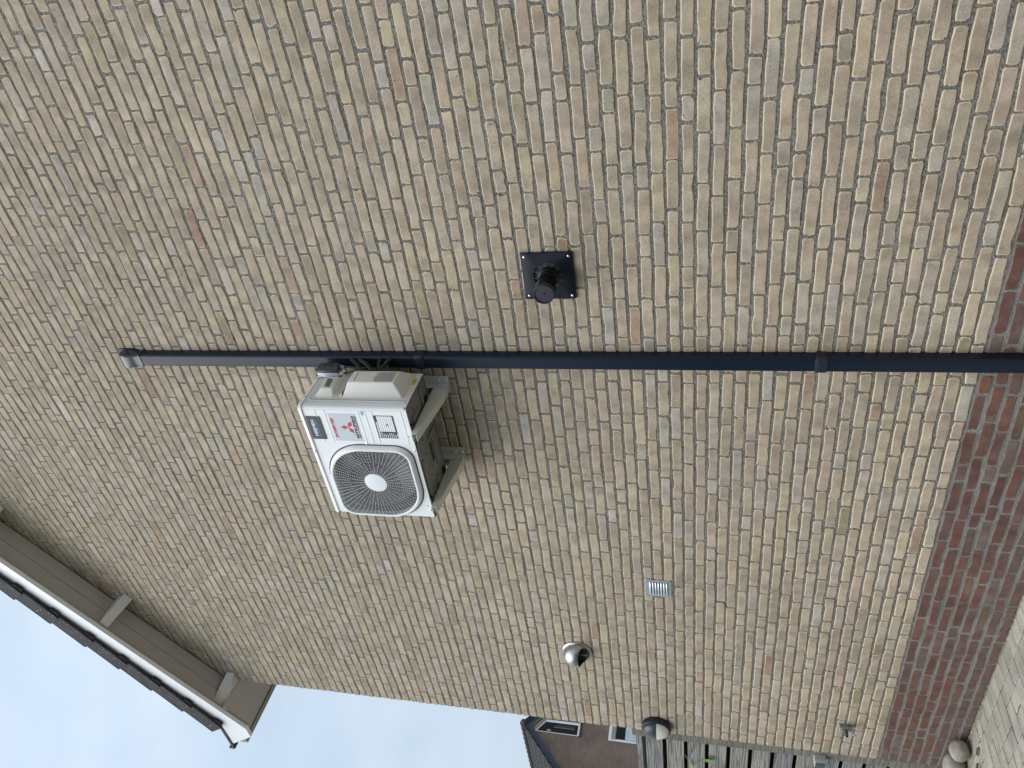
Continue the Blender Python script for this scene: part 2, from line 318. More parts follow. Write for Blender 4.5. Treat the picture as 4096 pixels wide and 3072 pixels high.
# ------------------------------------------------------------------ brick field
def brick_field(name, bricks, material, parent, to3, jit=1.0, depth_back=.02):
    """bricks: (u0,u1,v0,v1,(r,g,b)); to3(u,v,d) numpy -> xyz with d = height out of the wall"""
    # ring template: 3 points per corner, 3 on long sides, 1 on short sides -> 20
    V = []; F = []; tint = []; rim = []
    NR = 20
    for (u0, u1, v0, v1, c) in bricks:
        r = rng.uniform(.004, .011)*jit
        W, H = u1-u0, v1-v0
        ns = 3
        pts = []
        def corner(cx, cy, a0):
            for k in range(3):
                a = R(a0+45*k); pts.append((cx+r*math.cos(a), cy+r*math.sin(a)))
        corner(u1-r, v1-r, 0)
        for k in range(1, 4): pts.append((u1-r-(W-2*r)*k/4, v1))
        corner(u0+r, v1-r, 90); pts.append((u0, (v0+v1)/2))
        corner(u0+r, v0+r, 180)
        for k in range(1, 4): pts.append((u0+r+(W-2*r)*k/4, v0))
        corner(u1-r, v0+r, 270); pts.append((u1, (v0+v1)/2))
        P = np.array(pts); P += rng.normal(0, .0011*jit, P.shape); P[:, 1] += .0012*jit*np.sin((P[:, 0]-u0)*rng.uniform(15, 40)+rng.uniform(0, 6)); P[:, 1] += rng.normal(0, .009)*jit*(P[:, 0]-(u0+u1)/2)
        for _c in range(int(rng.random() < .30)+int(rng.random() < .10)):      # chipped edges
            k = rng.integers(0, NR); P[k] += (np.array([(u0+u1)/2, (v0+v1)/2])-P[k])*np.array([.06, .20])
        cen = np.array([(u0+u1)/2, (v0+v1)/2]); out_ = rng.uniform(-.0015, .002)*jit; tu, tv = rng.normal(0, .006, 2)*jit
        def ring(inset, d):
            q = P + np.sign(cen-P)*np.minimum(np.abs(cen-P), inset)
            h = d + out_ + tu*(q[:, 0]-cen[0]) + tv*(q[:, 1]-cen[1])
            return np.stack([q[:, 0], q[:, 1], h], 1)
        base = len(V)*NR
        V += [ring(0, -depth_back), ring(0, -.0030), ring(.0020, 0.0), ring(.0058, .0006)]
        b0 = len(tint)//1
        s = (len(V)-4)*NR
        for a in range(3):
            for k in range(NR):
                j = (k+1) % NR; F.append((s+a*NR+k, s+a*NR+j, s+(a+1)*NR+j, s+(a+1)*NR+k))
        F.append(tuple(s+3*NR+k for k in range(NR)))
        tint += [c]*(4*NR); rim += [1.0]*NR + [1.0]*NR + [.9]*NR + [0.0]*NR
    V = np.concatenate(V); X = to3(V[:, 0], V[:, 1], V[:, 2])
    me = bpy.data.meshes.new(name); me.from_pydata(X.tolist(), [], F); me.materials.append(material)
    a = me.color_attributes.new('tint', 'FLOAT_COLOR', 'POINT'); T = np.ones((len(tint), 4)); T[:, :3] = np.array(tint); a.data.foreach_set('color', T.ravel())
    a = me.attributes.new('rim', 'FLOAT', 'POINT'); a.data.foreach_set('value', np.array(rim))
    o = bpy.data.objects.new(name, me); C.objects.link(o)
    if parent is not None: o.parent = parent
    return o
def pick(pal):
    w_ = np.array([p[0] for p in pal]); c = np.array(pal[rng.choice(len(pal), p=w_/w_.sum())][1])
    return tuple(np.clip(c*rng.uniform(.93, 1.07)*(1+rng.normal(0, .008, 3)), .01, .9))
BUFF = [(44, (.382, .319, .247)), (22, (.362, .299, .228)), (14, (.397, .333, .240)), (10, (.380, .332, .276)), (4, (.375, .305, .240)),
        (1.2, (.300, .260, .180)), (1.6, (.34, .25, .185)), (.25, (.31, .200, .155))]
GREYS = [(26, (.375, .335, .285)), (26, (.355, .318, .262)), (24, (.385, .325, .240)), (9, (.40, .368, .325)), (4, (.30, .275, .21))]
REDS = [(45, (.132, .070, .058)), (25, (.142, .072, .056)), (20, (.128, .080, .068)), (5, (.150, .078, .054)), (2, (.125, .090, .062)), (10, (.145, .108, .094))]
Cc = .0625
def course(k, xmax, pal, x0=0.0, joint=.0105, prev=()):
    res = []; ends = []
    x = x0; first = True; n_s = 0; base = x0
    while x < xmax:
        if first:
            L_ = (.098, .1525)[k % 2]; first = False
            if rng.random() < .2: L_ += .1085
        else:
            L_ = .2065
            if n_s > 0 and rng.random() < .24: L_ = .098; n_s = 0
            else: n_s += 1
        nom = x+L_
        g_ = rng.normal(0, .0022)
        res.append((x, x+L_+g_, k*Cc+.0072+rng.normal(0, .0011), (k+1)*Cc-.0072+rng.normal(0, .0011), pick(pal if (L_ > .12 or pal is REDS or rng.random() < .35) else GREYS) if not (pal is BUFF and L_ > .12 and rng.random() < .07) else pick(GREYS)))
        x = nom+joint+rng.normal(0, .0012)
        x += (base+(L_+joint)-x)*.5*0
        ends.append(nom)
    return res, ends
SOF = lambda x: 5.178+.671*x          # underside of the roof on the wall
RIDGE = 4.9
def roofz(x): return SOF(x) if x <= RIDGE else SOF(2*RIDGE-x)
XW = 2*RIDGE
house = thing('brick_house', 'tall buff brick house with a dark red brick plinth and a white edged gable', 'house', (0, 0, -.495))
HL = Vector(house.location)
buff = []; red = []; prev = ()
for k in range(-8, 138):
    cr_, prev = course(k, XW-.02 if k < 70 else XW, REDS if k < 0 else BUFF, prev=prev)
    for bk in cr_:
        xm = (bk[0]+bk[1])/2
        if bk[2] > roofz(xm)+.25 or xm < 0: continue
        (red if k < 0 else buff).append(bk)
to_wall = lambda u, v, d: np.stack([u-HL.x, -d-HL.y, v-HL.z], 1)
wall_o = brick_field('wall', buff, M_brick, house, to_wall)
wall_o['label'] = 'buff brick gable wall with grey mortar joints'
pl_o = brick_field('plinth', red, M_red, house, to_wall)
pl_o['label'] = 'dark red brick plinth at the foot of the wall'
bm = bmesh.new()
prism(bm, [(0.004, -.02*0-.0), (XW, 0), (XW, roofz(XW)+.1), (RIDGE, roofz(RIDGE)+.1), (0.004, roofz(0)+.1)], .0035, .30)
finish('mortar_bed', bm, M_mortar, house)
bm = bmesh.new(); prism(bm, [(0.004, -.55), (XW, -.55), (XW, -.001), (0.004, -.001)], .0025, .30); finish('plinth_mortar', bm, M_mortar2, house)
for (wx, wz) in ((2.958, -.094), (1.128, -.094)):      # open head joints
    bm = bmesh.new(); box(bm, wx-.0055, wx+.0055, .0015, .0030, wz-.021, wz+.019); finish('weep_hole', bm, M_groove, house)
# corner bricks seen end-on: deep bricks forming the scalloped arris
cb = []
for k in range(-8, 84):
    cb.append((-.0015+rng.normal(0, .0012), .05, k*Cc+.0060, (k+1)*Cc-.0060, pick(REDS if k < 0 else BUFF)))
to_corner = lambda u, v, d: np.stack([u-HL.x, -(d-.0035)-HL.y, v-HL.z], 1)
brick_field('corner_bricks', cb, M_brick, house, to_corner, depth_back=.11)
# other walls of the house
def brick_tex(name, c1, c2, mc, scale_vec, rough=.9):
    m = bpy.data.materials.new(name); m.use_nodes = True; n = m.node_tree; L = n.links.new; b = n.nodes['Principled BSDF']; b.inputs['Roughness'].default_value = rough
    tc = n.nodes.new('ShaderNodeTexCoord'); sx = n.nodes.new('ShaderNodeSeparateXYZ'); L(tc.outputs['Object'], sx.inputs[0])
    ad = n.nodes.new('ShaderNodeMath'); ad.operation = 'ADD'; L(sx.outputs['X'], ad.inputs[0]); L(sx.outputs['Y'], ad.inputs[1])
    cx = n.nodes.new('ShaderNodeCombineXYZ'); L(ad.outputs[0], cx.inputs['X']); L(sx.outputs['Z'], cx.inputs['Y'])
    bt = n.nodes.new('ShaderNodeTexBrick'); L(cx.outputs[0], bt.inputs['Vector']); bt.inputs['Scale'].default_value = 1
    bt.inputs['Brick Width'].default_value = .22; bt.inputs['Row Height'].default_value = .0625; bt.inputs['Mortar Size'].default_value = .006; bt.inputs['Mortar Smooth'].default_value = .3
    bt.inputs['Color1'].default_value = (*c1, 1); bt.inputs['Color2'].default_value = (*c2, 1); bt.inputs['Mortar'].default_value = (*mc, 1)
    nz_ = n.nodes.new('ShaderNodeTexNoise'); nz_.inputs['Scale'].default_value = 1.1; nz_.inputs['Detail'].default_value = 8; L(tc.outputs['Object'], nz_.inputs['Vector'])
    mr = n.nodes.new('ShaderNodeMapRange'); mr.inputs['From Min'].default_value = .3; mr.inputs['From Max'].default_value = .7; mr.inputs['To Min'].default_value = .8; mr.inputs['To Max'].default_value = 1.18; L(nz_.outputs['Fac'], mr.inputs['Value'])
    v = n.nodes.new('ShaderNodeVectorMath'); v.operation = 'SCALE'; L(bt.outputs['Color'], v.inputs[0]); L(mr.outputs[0], v.inputs['Scale']); L(v.outputs[0], b.inputs['Base Color'])
    bp = n.nodes.new('ShaderNodeBump'); bp.inputs['Strength'].default_value = .6; bp.inputs['Distance'].default_value = .01; bp.invert = True; L(bt.outputs['Fac'], bp.inputs['Height']); L(bp.outputs[0], b.inputs['Normal'])
    return m
M_side = brick_tex('buff_brick_side', (.33, .28, .21), (.37, .32, .25), (.2, .19, .18), 1)
bm = bmesh.new(); box(bm, 0.002, .25, .115, 8, -.55, 5.07); box(bm, XW-.25, XW, .31, 8, -.55, 5.07)
prism(bm, [(0.26, -.55), (XW-.26, -.55), (XW-.26, 5.1), (RIDGE, roofz(RIDGE)), (.26, 5.1)], 7.7, 7.99)
finish('rear_walls', bm, M_side, house)

# roof: all in the slope frame (s along the slope, n square to it)
TH = math.atan(.671); cs, sn = math.cos(TH), math.sin(TH)
def SP(s, n, y, side=1):
    x = s*cs-n*sn; z = 5.178+s*sn+n*cs
    return (x if side > 0 else XW-x, y, z)
SL = RIDGE/cs
def slope_box(bm, s0, s1, n0, n1, y0, y1, side=1, n0b=None):
    """box in slope frame"""
    v = [bm.verts.new(SP(s, n, y, side)) for s in (s0, s1) for n in (n0, n1) for y in (y0, y1)]
    for q in ((0, 1, 3, 2), (4, 6, 7, 5), (0, 4, 5, 1), (2, 3, 7, 6), (0, 2, 6, 4), (1, 5, 7, 3)): bm.faces.new([v[i] for i in q])
for side in (1, -1):
    for (ya, yb) in ((-.118, -.012), (-.236, -.1215)):
        bm = bmesh.new(); slope_box(bm, -.05, SL+.02, 0.0, .02, ya, yb, side); finish('soffit_board', bm, M_soffit, house)
    bm = bmesh.new(); slope_box(bm, -.05, SL+.03, .0215, .03, -.24, .0, side); finish('soffit_backing', bm, M_groove, house)
bm = bmesh.new()
for side in (1, -1):
    slope_box(bm, -.25, SL+.1, .150, .180, -.248, 8.2, side)
finish('roof_deck', bm, M_tile, house)
# white bargeboard with the boxed end at the eaves
def barge(side):
    bm = bmesh.new(); f = (lambda x: x) if side > 0 else (lambda x: XW-x)
    zt = lambda x: 5.178+.671*x+.215; zb = lambda x: 5.128+.671*x
    poly = [(-.258, zb(-.258)), (-.382, 4.957), (-.544, 5.191), (-.20, 5.193), (-.195, max(5.20, zt(-.195))), (RIDGE, zt(RIDGE)), (RIDGE, zb(RIDGE))]
    if side > 0: prism(bm, poly, -.282, -.250)
    else: prism(bm, [(XW-a, b) for a, b in poly], -.282, -.250)
    finish('bargeboard', bm, M_fascia, house)
    bm = bmesh.new()   # weathered drip strip behind the board's foot
    pl = [(-.25, zb(-.25)-.006), (RIDGE, zb(RIDGE)-.006), (RIDGE, zb(RIDGE)+.02), (-.25, zb(-.25)+.02)]
    prism(bm, pl if side > 0 else [(XW-a, b) for a, b in pl], -.2495, -.2365)
    finish('drip_strip', bm, M_trimg, house)
barge(1); barge(-1)
# boxed eaves beside the gable
bm = bmesh.new(); box(bm, -.50, -.006, -.249, 8.1, 5.080, 5.10); finish('eaves_board', bm, M_soffit, house)
bm = bmesh.new(); box(bm, -.562, -.506, -.247, 8.1, 5.068, 5.20, .004); finish('eaves_trim', bm, M_trimg, house)
bm = bmesh.new(); box(bm, -.505, -.5005, -.248, 8.1, 5.083, 5.2); finish('eaves_gap', bm, M_groove, house)
bm = bmesh.new()
box(bm, -.598, -.20, -.292, 8.2, 5.1945, 5.216, .003); box(bm, -.612, -.594, -.296, 8.2, 5.19, 5.246, .004)
finish('gutter', bm, mat('zinc_gutter', (.05, .052, .055), .5, metal=.3), house)
# outriggers
def outrigger(xw, d0=.175, d1=.045, wd=.075):
    """tapered beam under the verge; xw: x of its lower right corner on the wall"""
    s = xw*cs + (SOF(xw)-5.178)*sn  # approx position along slope
    s = (xw - d0*sn)/cs
    bm = bmesh.new()
    A = [bm.verts.new(SP(a, n, -.002)) for a, n in ((s, -.001), (s, -d0), (s-wd, -d0), (s-wd, -.001))]
    B = [bm.verts.new(SP(a, n, -.236)) for a, n in ((s, -.001), (s, -d1), (s-wd, -d1), (s-wd, -.001))]
    bm.faces.new(A); bm.faces.new(B[::-1])
    for i in range(4): bm.faces.new((A[i], A[(i+1) % 4], B[(i+1) % 4], B[i]))
    bmesh.ops.bevel(bm, geom=[e for e in bm.edges], offset=.002, segments=1, affect='EDGES')
    return finish('roof_beam', bm, M_beam, house)
for xw in (1.083, 2.06, 3.04, 4.0): outrigger(xw)
bm = bmesh.new()
A = [bm.verts.new(p) for p in ((.112, -.003, 5.150), (.112, -.003, 5.083), (-.012, -.003, 5.083), (-.012, -.003, 5.150))]
B = [bm.verts.new(p) for p in ((.010, -.2360, 5.205), (-.008, -.2360, 5.150), (-.080, -.2360, 5.105), (-.080, -.2360, 5.19))]
bm.faces.new(A); bm.faces.new(B[::-1])
for i in range(4): bm.faces.new((A[i], A[(i+1) % 4], B[(i+1) % 4], B[i]))
finish('roof_beam', bm, M_beam, house)
# verge tiles, each overlapping the one below
def verge_tile(i):
    s0 = -.197+i*.325; bm = bmesh.new()
    L_ = .352; lift = .010
    def P(s, n, y): return SP(s, n+lift*(1-(s-s0)/L_), y+.010*(s-s0)/L_-.004)
    # hanging flange: a slab with a stepped lower edge
    fl = [(s0, .100), (s0+.03, .092), (s0+L_-.05, .092), (s0+L_, .100), (s0+L_, .238), (s0+.012, .246), (s0, .236)]
    A = [bm.verts.new(P(s, n, -.318)) for s, n in fl]; B = [bm.verts.new(P(s, n, -.297)) for s, n in fl]
    bm.faces.new(A); bm.faces.new(B[::-1])
    for k in range(len(fl)): bm.faces.new((A[k], A[(k+1) % len(fl)], B[(k+1) % len(fl)], B[k]))
    # curved pan running back from the verge
    prof = [(-.318, .244), (-.275, .254), (-.23, .244), (-.18, .222), (-.13, .212), (-.08, .220), (-.04, .232), (-.02, .244)]
    rows = []
    for s in (s0, s0+L_):
        up = [bm.verts.new(P(s, n, y)) for y, n in prof]; dn = [bm.verts.new(P(s, n-.014, y)) for y, n in prof[::-1]]
        rows.append(up+dn)
    strip(bm, rows); bm.faces.new(rows[0]); bm.faces.new(rows[1][::-1])
    # nib under the tile
    v0 = set(bm.verts)
    slope_box(bm, s0+.02, s0+.10, .080, .094, -.310, -.288)
    for _ in range(7):      # lichen spots
        s = s0+rng.uniform(.03, .33); n_ = rng.uniform(.09, .20)+lift*.5; r_ = rng.uniform(.0018, .0048)
        c = Vector(P(s, n_-lift*.5, -.3186)); vs = [bm.verts.new(c+Vector((math.cos(a)*r_*rng.uniform(.7, 1.6), 0, math.sin(a)*r_))) for a in np.linspace(0, 2*math.pi, 8)[:-1]]
        bm.faces.new(vs).material_index = 1
    finish('verge_tile', bm, [M_tile, M_lichen], house)
for i in range(0, 19): verge_tile(i)
# field tiles (seen only from elsewhere)
bm = bmesh.new()
for side in (1, -1):
    for i in range(19):
        s0 = -.2+i*.325
        ys = np.arange(0 if side > 0 else -.3, 8.1, .06)
        up = [[bm.verts.new(SP(s, .195+.024*math.sin(y*2*math.pi/.30)+(.022 if s == s0 else 0), y, side)) for y in ys] for s in (s0, s0+.345)]
        strip(bm, up, False)
finish('roof_tiles', bm, M_tile, house, 60)

# ------------------------------------------------------------------ ground
ground = bmesh.new(); v = [ground.verts.new(p) for p in ((-150, -150, -.520), (150, -150, -.520), (150, 150, -.520), (-150, 150, -.520))]; ground.faces.new(v)
g = finish('ground', ground, mat('sandy_ground', (.30, .28, .23), .95, noise=(6, .2), bump=(60, .5, .01)), None); tag(g, 'sandy ground under and around the paving', kind='structure')
PAV = [(50, (.335, .318, .265)), (25, (.345, .325, .262)), (20, (.325, .310, .268))]
pv = []; J = .007
x = -.6
while x < 6.6:
    pv.append((x, x+.104, -.124, -.004, pick(PAV))); x += .1075
P_ = .108; X0, Y0 = -.6, -.1285
# modular rule: cell (a,b); t=(a-b) mod 4: 0 -> start of horizontal, 1 -> end, 2 -> start vertical (lower), 3 -> upper of vertical
NA, NB = 66, 34
for a in range(-8, NA):
    for b_i in range(0, NB):
        t = (a-b_i) % 4
        if t == 0: pv.append((X0+a*P_+J/2, X0+(a+2)*P_-J/2, Y0-(b_i+1)*P_+J/2, Y0-b_i*P_-J/2, pick(PAV)))
        elif t == 2 and b_i == 0: pv.append((X0+a*P_+J/2, X0+(a+1)*P_-J/2, Y0-P_+J/2, Y0-J/2, pick(PAV)))
        elif t == 3:
            # vertical paver covering (a,b) and (a,b+1)
            top = Y0-b_i*P_; pv.append((X0+a*P_+J/2, X0+(a+1)*P_-J/2, top-2*P_+J/2, top-J/2, pick(PAV)))
pv = [q for q in pv if q[0] > -.62]
to_g = lambda u, v, d: np.stack([u, v, -.499+d+.0025*np.sin(u*7.1)*np.sin(v*5.3)], 1)
pav = brick_field('paving', pv, M_paver, None, to_g, jit=.7, depth_back=.03); tag(pav, 'pale beige herringbone paving at the foot of the wall', kind='structure')
bm = bmesh.new(); box(bm, -.7, 6.9, -4.0, .0, -.56, -.5035); o = finish('paving_bed', bm, mat('joint_sand', (.075, .07, .06), .95, noise=(80, .35), bump=(90, 1, .006)), None); tag(o, 'sand filled joints between the pavers', kind='structure')
# ------------------------------------------------------------------ air conditioner
AX0, AX1, AF, AB, AZ0, AZ1 = 2.592, 3.360, -.400, -.105, 2.632, 3.203
ac = thing('air_conditioner', 'white outdoor air conditioner unit with a fan grille, on brick wall beside the duct', 'air conditioner', (2.976, -.25, 2.62))
def plan(x0, x1, yf, yb, r, n=5):
    """plan outline, rounded at the two front corners"""
    p = [(x1, yb)]
    p += [(x1-r+r*math.cos(R(-90*k/n)), yf+r+r*math.sin(R(-90*k/n))) for k in range(n+1)]
    p += [(x0+r-r*math.sin(R(90*k/n)), yf+r-r*math.cos(R(90*k/n))) for k in range(n+1)]
    p.append((x0, yb)); return p
GC = (2.857, 2.913)
def leaf(h, rs, n=14, c=GC):
    """rounded square, own radius per corner (NE, NW, SW, SE), starts at east"""
    pts = []
    for q, r in enumerate(rs):
        sx_, sz_ = ((1, 1), (-1, 1), (-1, -1), (1, -1))[q]; cx, cz = sx_*(h-r), sz_*(h-r)
        for k in range(n+1):
            a = R(90*q+90*k/n); pts.append((c[0]+cx+r*math.cos(a), c[1]+cz+r*math.sin(a)))
    return pts
RS = (.225, .075, .215, .075)
lo = leaf(.243, RS); NL = len(lo)
# front panel with the opening
bm = bmesh.new()
px0, px1, pz0, pz1 = AX0+.0185, AX1-.0185, AZ0, AZ1
def to_rect(p):
    dx, dz = p[0]-GC[0], p[1]-GC[1]; t = []
    if dx > 0: t.append((px1-GC[0])/dx)
    if dx < 0: t.append((px0-GC[0])/dx)
    if dz > 0: t.append((pz1-GC[1])/dz)
    if dz < 0: t.append((pz0-GC[1])/dz)
    t = min(t); return (GC[0]+dx*t, GC[1]+dz*t)
outer = [to_rect(p) for p in lo]
for cx, cz in ((px1, pz1), (px0, pz1), (px0, pz0), (px1, pz0)):
    k = min(range(NL), key=lambda i: (outer[i][0]-cx)**2+(outer[i][1]-cz)**2); outer[k] = (cx, cz)
Ao = [bm.verts.new((a, AF, b)) for a, b in outer]; Ai = [bm.verts.new((a, AF, b)) for a, b in lo]
Aj = [bm.verts.new((a, AF+.012, b)) for a, b in lo]
strip(bm, [Ao, Ai, Aj])
finish('front_panel', bm, M_white, ac, 30)
# wrap-round side sheets
pr = plan(AX0, AX1, AF, AB, .020); half_ = len(pr)//2
for pts_ in (pr[:half_], pr[half_:]):
    pts_ = list(pts_)
    if pts_[0][0] > 3: pts_ = pts_+[(AX1-.0205, AF)]
    else: pts_ = [(AX0+.0205, AF)]+pts_
    bm = bmesh.new(); up = [bm.verts.new((a, b-.0002*(abs(b-AF) < 1e-6), AZ1)) for a, b in pts_]; dn = [bm.verts.new((a, b-.0002*(abs(b-AF) < 1e-6), AZ0)) for a, b in pts_]
    strip(bm, [up, dn], False); finish('side_sheet', bm, M_white, ac, 30)
bm = bmesh.new(); box(bm, AX0+.004, AX1-.004, AB-.004, AB+.002, AZ0+.01, AZ1); finish('rear_coil', bm, M_groove, ac)
# fold line running down the front panel
bm = bmesh.new(); box(bm, 3.3395, 3.3405, AF-.0006, AF+.002, AZ0+.002, AZ1-.002); finish('fold_line', bm, mat('fold_shadow', (.42, .44, .45), .5), ac)
# lid
bm = bmesh.new(); lp = plan(AX0-.004, AX1+.005, AF-.007, AB, .026, 6)
def ringz(sc_, z): return [bm.verts.new((2.976+(a-2.976)*(1-sc_/.39), -.25+(b+.25)*(1-sc_/.15) if b < -.2 else b, z)) for a, b in lp]
rr_ = [ringz(.010, 3.203), ringz(0, 3.2045), ringz(0, 3.218), ringz(.002, 3.2225), ringz(.008, 3.2245)]
strip(bm, rr_); bm.faces.new(rr_[0]); bm.faces.new(rr_[-1]); finish('top_lid', bm, M_white, ac, 30)
bm = bmesh.new(); box(bm, AX0+.001, AX1-.0185, AF+.0004, AF+.02, AZ1-.002, AZ1+.0005); finish('lid_gap', bm, M_groove, ac)
# ribs pressed in the panel
for z_ in (3.135, 3.082, 2.894, 2.857, 2.821, 2.663):
    bm = bmesh.new(); box(bm, 3.124, 3.338, AF-.0015, AF+.002, z_-.0034, z_+.0034, .0014, 2); finish('panel_rib', bm, M_white, ac, 60)
# raised fan surround
bm = bmesh.new(); rings = []
for h, y, rs in ((.262, AF-.0005, (.24, .095, .23, .095)), (.256, AF-.0012, (.235, .09, .225, .09))):
    rings.append([bm.verts.new((a, y, b)) for a, b in leaf(h, rs)])
strip(bm, rings); finish('surround_seam', bm, M_groove, ac)
bm = bmesh.new(); rings = []
for h, y, rs in ((.2545, AF-.0008, (.232, .088, .222, .088)), (.2525, AF-.010, (.23, .086, .22, .086)), (.248, AF-.020, (.227, .082, .217, .082)), (.243, AF-.0255, (.224, .078, .214, .078)),
                 (.238, AF-.0265, (.222, .075, .212, .075)), (.2325, AF-.0245, (.218, .07, .208, .07)), (.231, AF-.019, (.216, .069, .206, .069)), (.231, AF+.004, (.216, .069, .206, .069))):
    rings.append([bm.verts.new((a, y, b)) for a, b in leaf(h, rs)])
strip(bm, rings); finish('fan_surround', bm, M_white, ac, 50)
# wire guard
bm = bmesh.new()
def inside(x, z, h=.233):
    dx, dz = x-GC[0], z-GC[1]; q = 0 if dx >= 0 and dz >= 0 else 1 if dx < 0 and dz >= 0 else 2 if dx < 0 else 3
    r = (.216, .069, .206, .069)[q]; ex, ez = abs(dx)-(h-r), abs(dz)-(h-r)
    if abs(dx) > h or abs(dz) > h: return False
    return not (ex > 0 and ez > 0 and math.hypot(ex, ez) > r)
HC = (2.8665, 2.905)   # hub, seen at the guard plane
GY = AF-.022
def seg(bm, a, b, wd, th=.0016):
    a, b = Vector(a), Vector(b); d = (b-a).normalized(); n_ = Vector((-d.z, 0, d.x))*wd; t_ = Vector((0, th, 0))
    q = [bm.verts.new(p+s*n_+u*t_) for p in (a, b) for s, u in ((-1, -1), (1, -1), (1, 1), (-1, 1))]
    for k in range(4): bm.faces.new((q[k], q[(k+1) % 4], q[4+(k+1) % 4], q[4+k]))
r_ = .071
while r_ < .335:
    N_ = 96
    for k in range(N_):
        a0, a1 = 2*math.pi*k/N_, 2*math.pi*(k+1)/N_; am = (a0+a1)/2
        if inside(HC[0]+r_*math.cos(am), HC[1]+r_*math.sin(am)):
            seg(bm, (HC[0]+r_*math.cos(a0), GY+.0015, HC[1]+r_*math.sin(a0)), (HC[0]+r_*math.cos(a1), GY+.0015, HC[1]+r_*math.sin(a1)), .0007)
    r_ += .0104
for k in range(64):
    a = 2*math.pi*(k+.4)/64; ra = .062 if k % 2 == 0 else .148
    rb = ra
    while rb < .34 and inside(HC[0]+(rb+.004)*math.cos(a), HC[1]+(rb+.004)*math.sin(a), .234): rb += .004
    if rb > ra: seg(bm, (HC[0]+ra*math.cos(a), GY-.001, HC[1]+ra*math.sin(a)), (HC[0]+rb*math.cos(a), GY-.001, HC[1]+rb*math.sin(a)), .0008)
finish('fan_guard', bm, mat('guard_plastic', (.50, .51, .52), .5), ac)
bm = bmesh.new(); lathe(bm, (HC[0], GY+.006, HC[1]), (0, -1, 0), [(0, .0625), (.006, .064), (.009, .062), (.0102, .055), (.0104, 0)], 40, cap=(True, False)); finish('hub_cap', bm, mat('hub_white', (.74, .77, .80), .4), ac, 30)
# shroud and fan behind the guard
M_shroud = mat('shroud_grey', (.05, .05, .054), .6)
bm = bmesh.new(); lathe(bm, (GC[0], AF+.003, GC[1]), (0, 1, 0), [(0, .236), (.03, .226), (.10, .226)], 48, cap=(False, False))
fl2 = leaf(.243, RS); a_ = [bm.verts.new((p[0], AF+.004, p[1])) for p in fl2]
b_2 = [bm.verts.new((GC[0]+.236*math.cos(math.atan2(p[1]-GC[1], p[0]-GC[0])), AF+.0042, GC[1]+.236*math.sin(math.atan2(p[1]-GC[1], p[0]-GC[0])))) for p in fl2]
strip(bm, [a_, b_2]); finish('fan_shroud', bm, M_shroud, ac, 50)
bm = bmesh.new(); box(bm, AX0+.02, 3.11, -.20, -.195, AZ0+.02, AZ1-.02)
for k in range(90):
    box(bm, AX0+.022+k*.0056, AX0+.0235+k*.0056, -.206, -.200, AZ0+.02, AZ1-.02)
finish('coil_fins', bm, mat('coil_fins', (.012, .013, .018), .5, metal=.4), ac)
fan = None
M_blade = mat('fan_blade', (.13, .13, .14), .45)
bm = bmesh.new(); lathe(bm, (GC[0], -.30, GC[1]), (0, -1, 0), [(0, .055), (.05, .055), (.056, .045)], 32); fan = finish('fan', bm, M_blade, ac, 40)
for kb in range(3):
    bm = bmesh.new(); g0 = []
    for ir in range(7):
        rr = .05+(.218-.05)*ir/6; row = []
        for ia in range(11):
            t = ia/10; sweep = R(95)*(t-.5)*(.75+.35*ir/6)+R(120*kb+58)+R(28)*ir/6
            row.append(bm.verts.new((GC[0]+rr*math.cos(sweep), -.345+.055*(t-.5)*2*(1-.25*ir/6)+.01*math.sin(t*3.1), GC[1]+rr*math.sin(sweep))))
        g0.append(row)
    strip(bm, g0, False); o = finish('fan_blade', bm, M_blade, ac, 60)
    o.parent = fan
# stickers, lettering
def card(name, x0, x1, z0, z1, m_, y=AF, th=.0006, par=ac):
    bm = bmesh.new(); box(bm, x0, x1, y-th, y-.00005, z0, z1); return finish(name, bm, m_, par)
M_ink = mat('ink_charcoal', (.035, .04, .05), .5); M_redink = mat('ink_red', (.50, .035, .05), .5); M_sheet = mat('label_silver', (.52, .55, .60), .4)
M_dark = mat('sticker_slate', (.028, .036, .045), .45); M_w = mat('ink_white', (.8, .82, .84), .5); M_blue = mat('ink_blue', (.12, .35, .62), .5); M_navy = mat('label_navy', (.02, .02, .05), .45)
M_lblue = mat('label_sky', (.42, .66, .86), .5)
st = card('installer_sticker', 3.147, 3.2965, 3.1165, 3.1955, M_dark, th=.0038)
text_mesh('HEIJMEN', M_w, st, (3.170, AF-.004, 3.151), .106, .0225, bold=.02)
text_mesh('KLIMAATTECHNIEK', M_blue, st, (3.170, AF-.004, 3.1405), .106, .0085, bold=.01)
st = card('maker_sticker', 3.138, 3.320, 2.912, 3.0665, M_sheet)
text_mesh('INVERTER', M_redink, st, (3.160, AF-.0009, 3.0455), .130, .0155, shear=.25, bold=.035)
text_mesh('MITSUBISHI', M_ink, st, (3.158, AF-.0009, 2.9275), .146, .0145, bold=.04)
text_mesh('HEAVY INDUSTRIES', M_ink, st, (3.158, AF-.0009, 2.9160), .146, .0085, bold=.025)
bm = bmesh.new(); jx, jz, e_ = 3.2295, 2.9715, .0262
for a in (90, 210, 330):
    d0 = Vector((math.cos(R(a)), math.sin(R(a)))); e1 = Vector((math.cos(R(a-30)), math.sin(R(a-30))))*e_; e2 = Vector((math.cos(R(a+30)), math.sin(R(a+30))))*e_
    prism(bm, [(jx, jz), (jx+e1.x, jz+e1.y), (jx+e1.x+e2.x, jz+e1.y+e2.y), (jx+e2.x, jz+e2.y)], AF-.0011, AF-.0007)
finish('diamond_emblem', bm, M_redink, st)
st = card('refrigerant_sticker', 3.3105, 3.339, 2.863, 2.881, M_lblue)
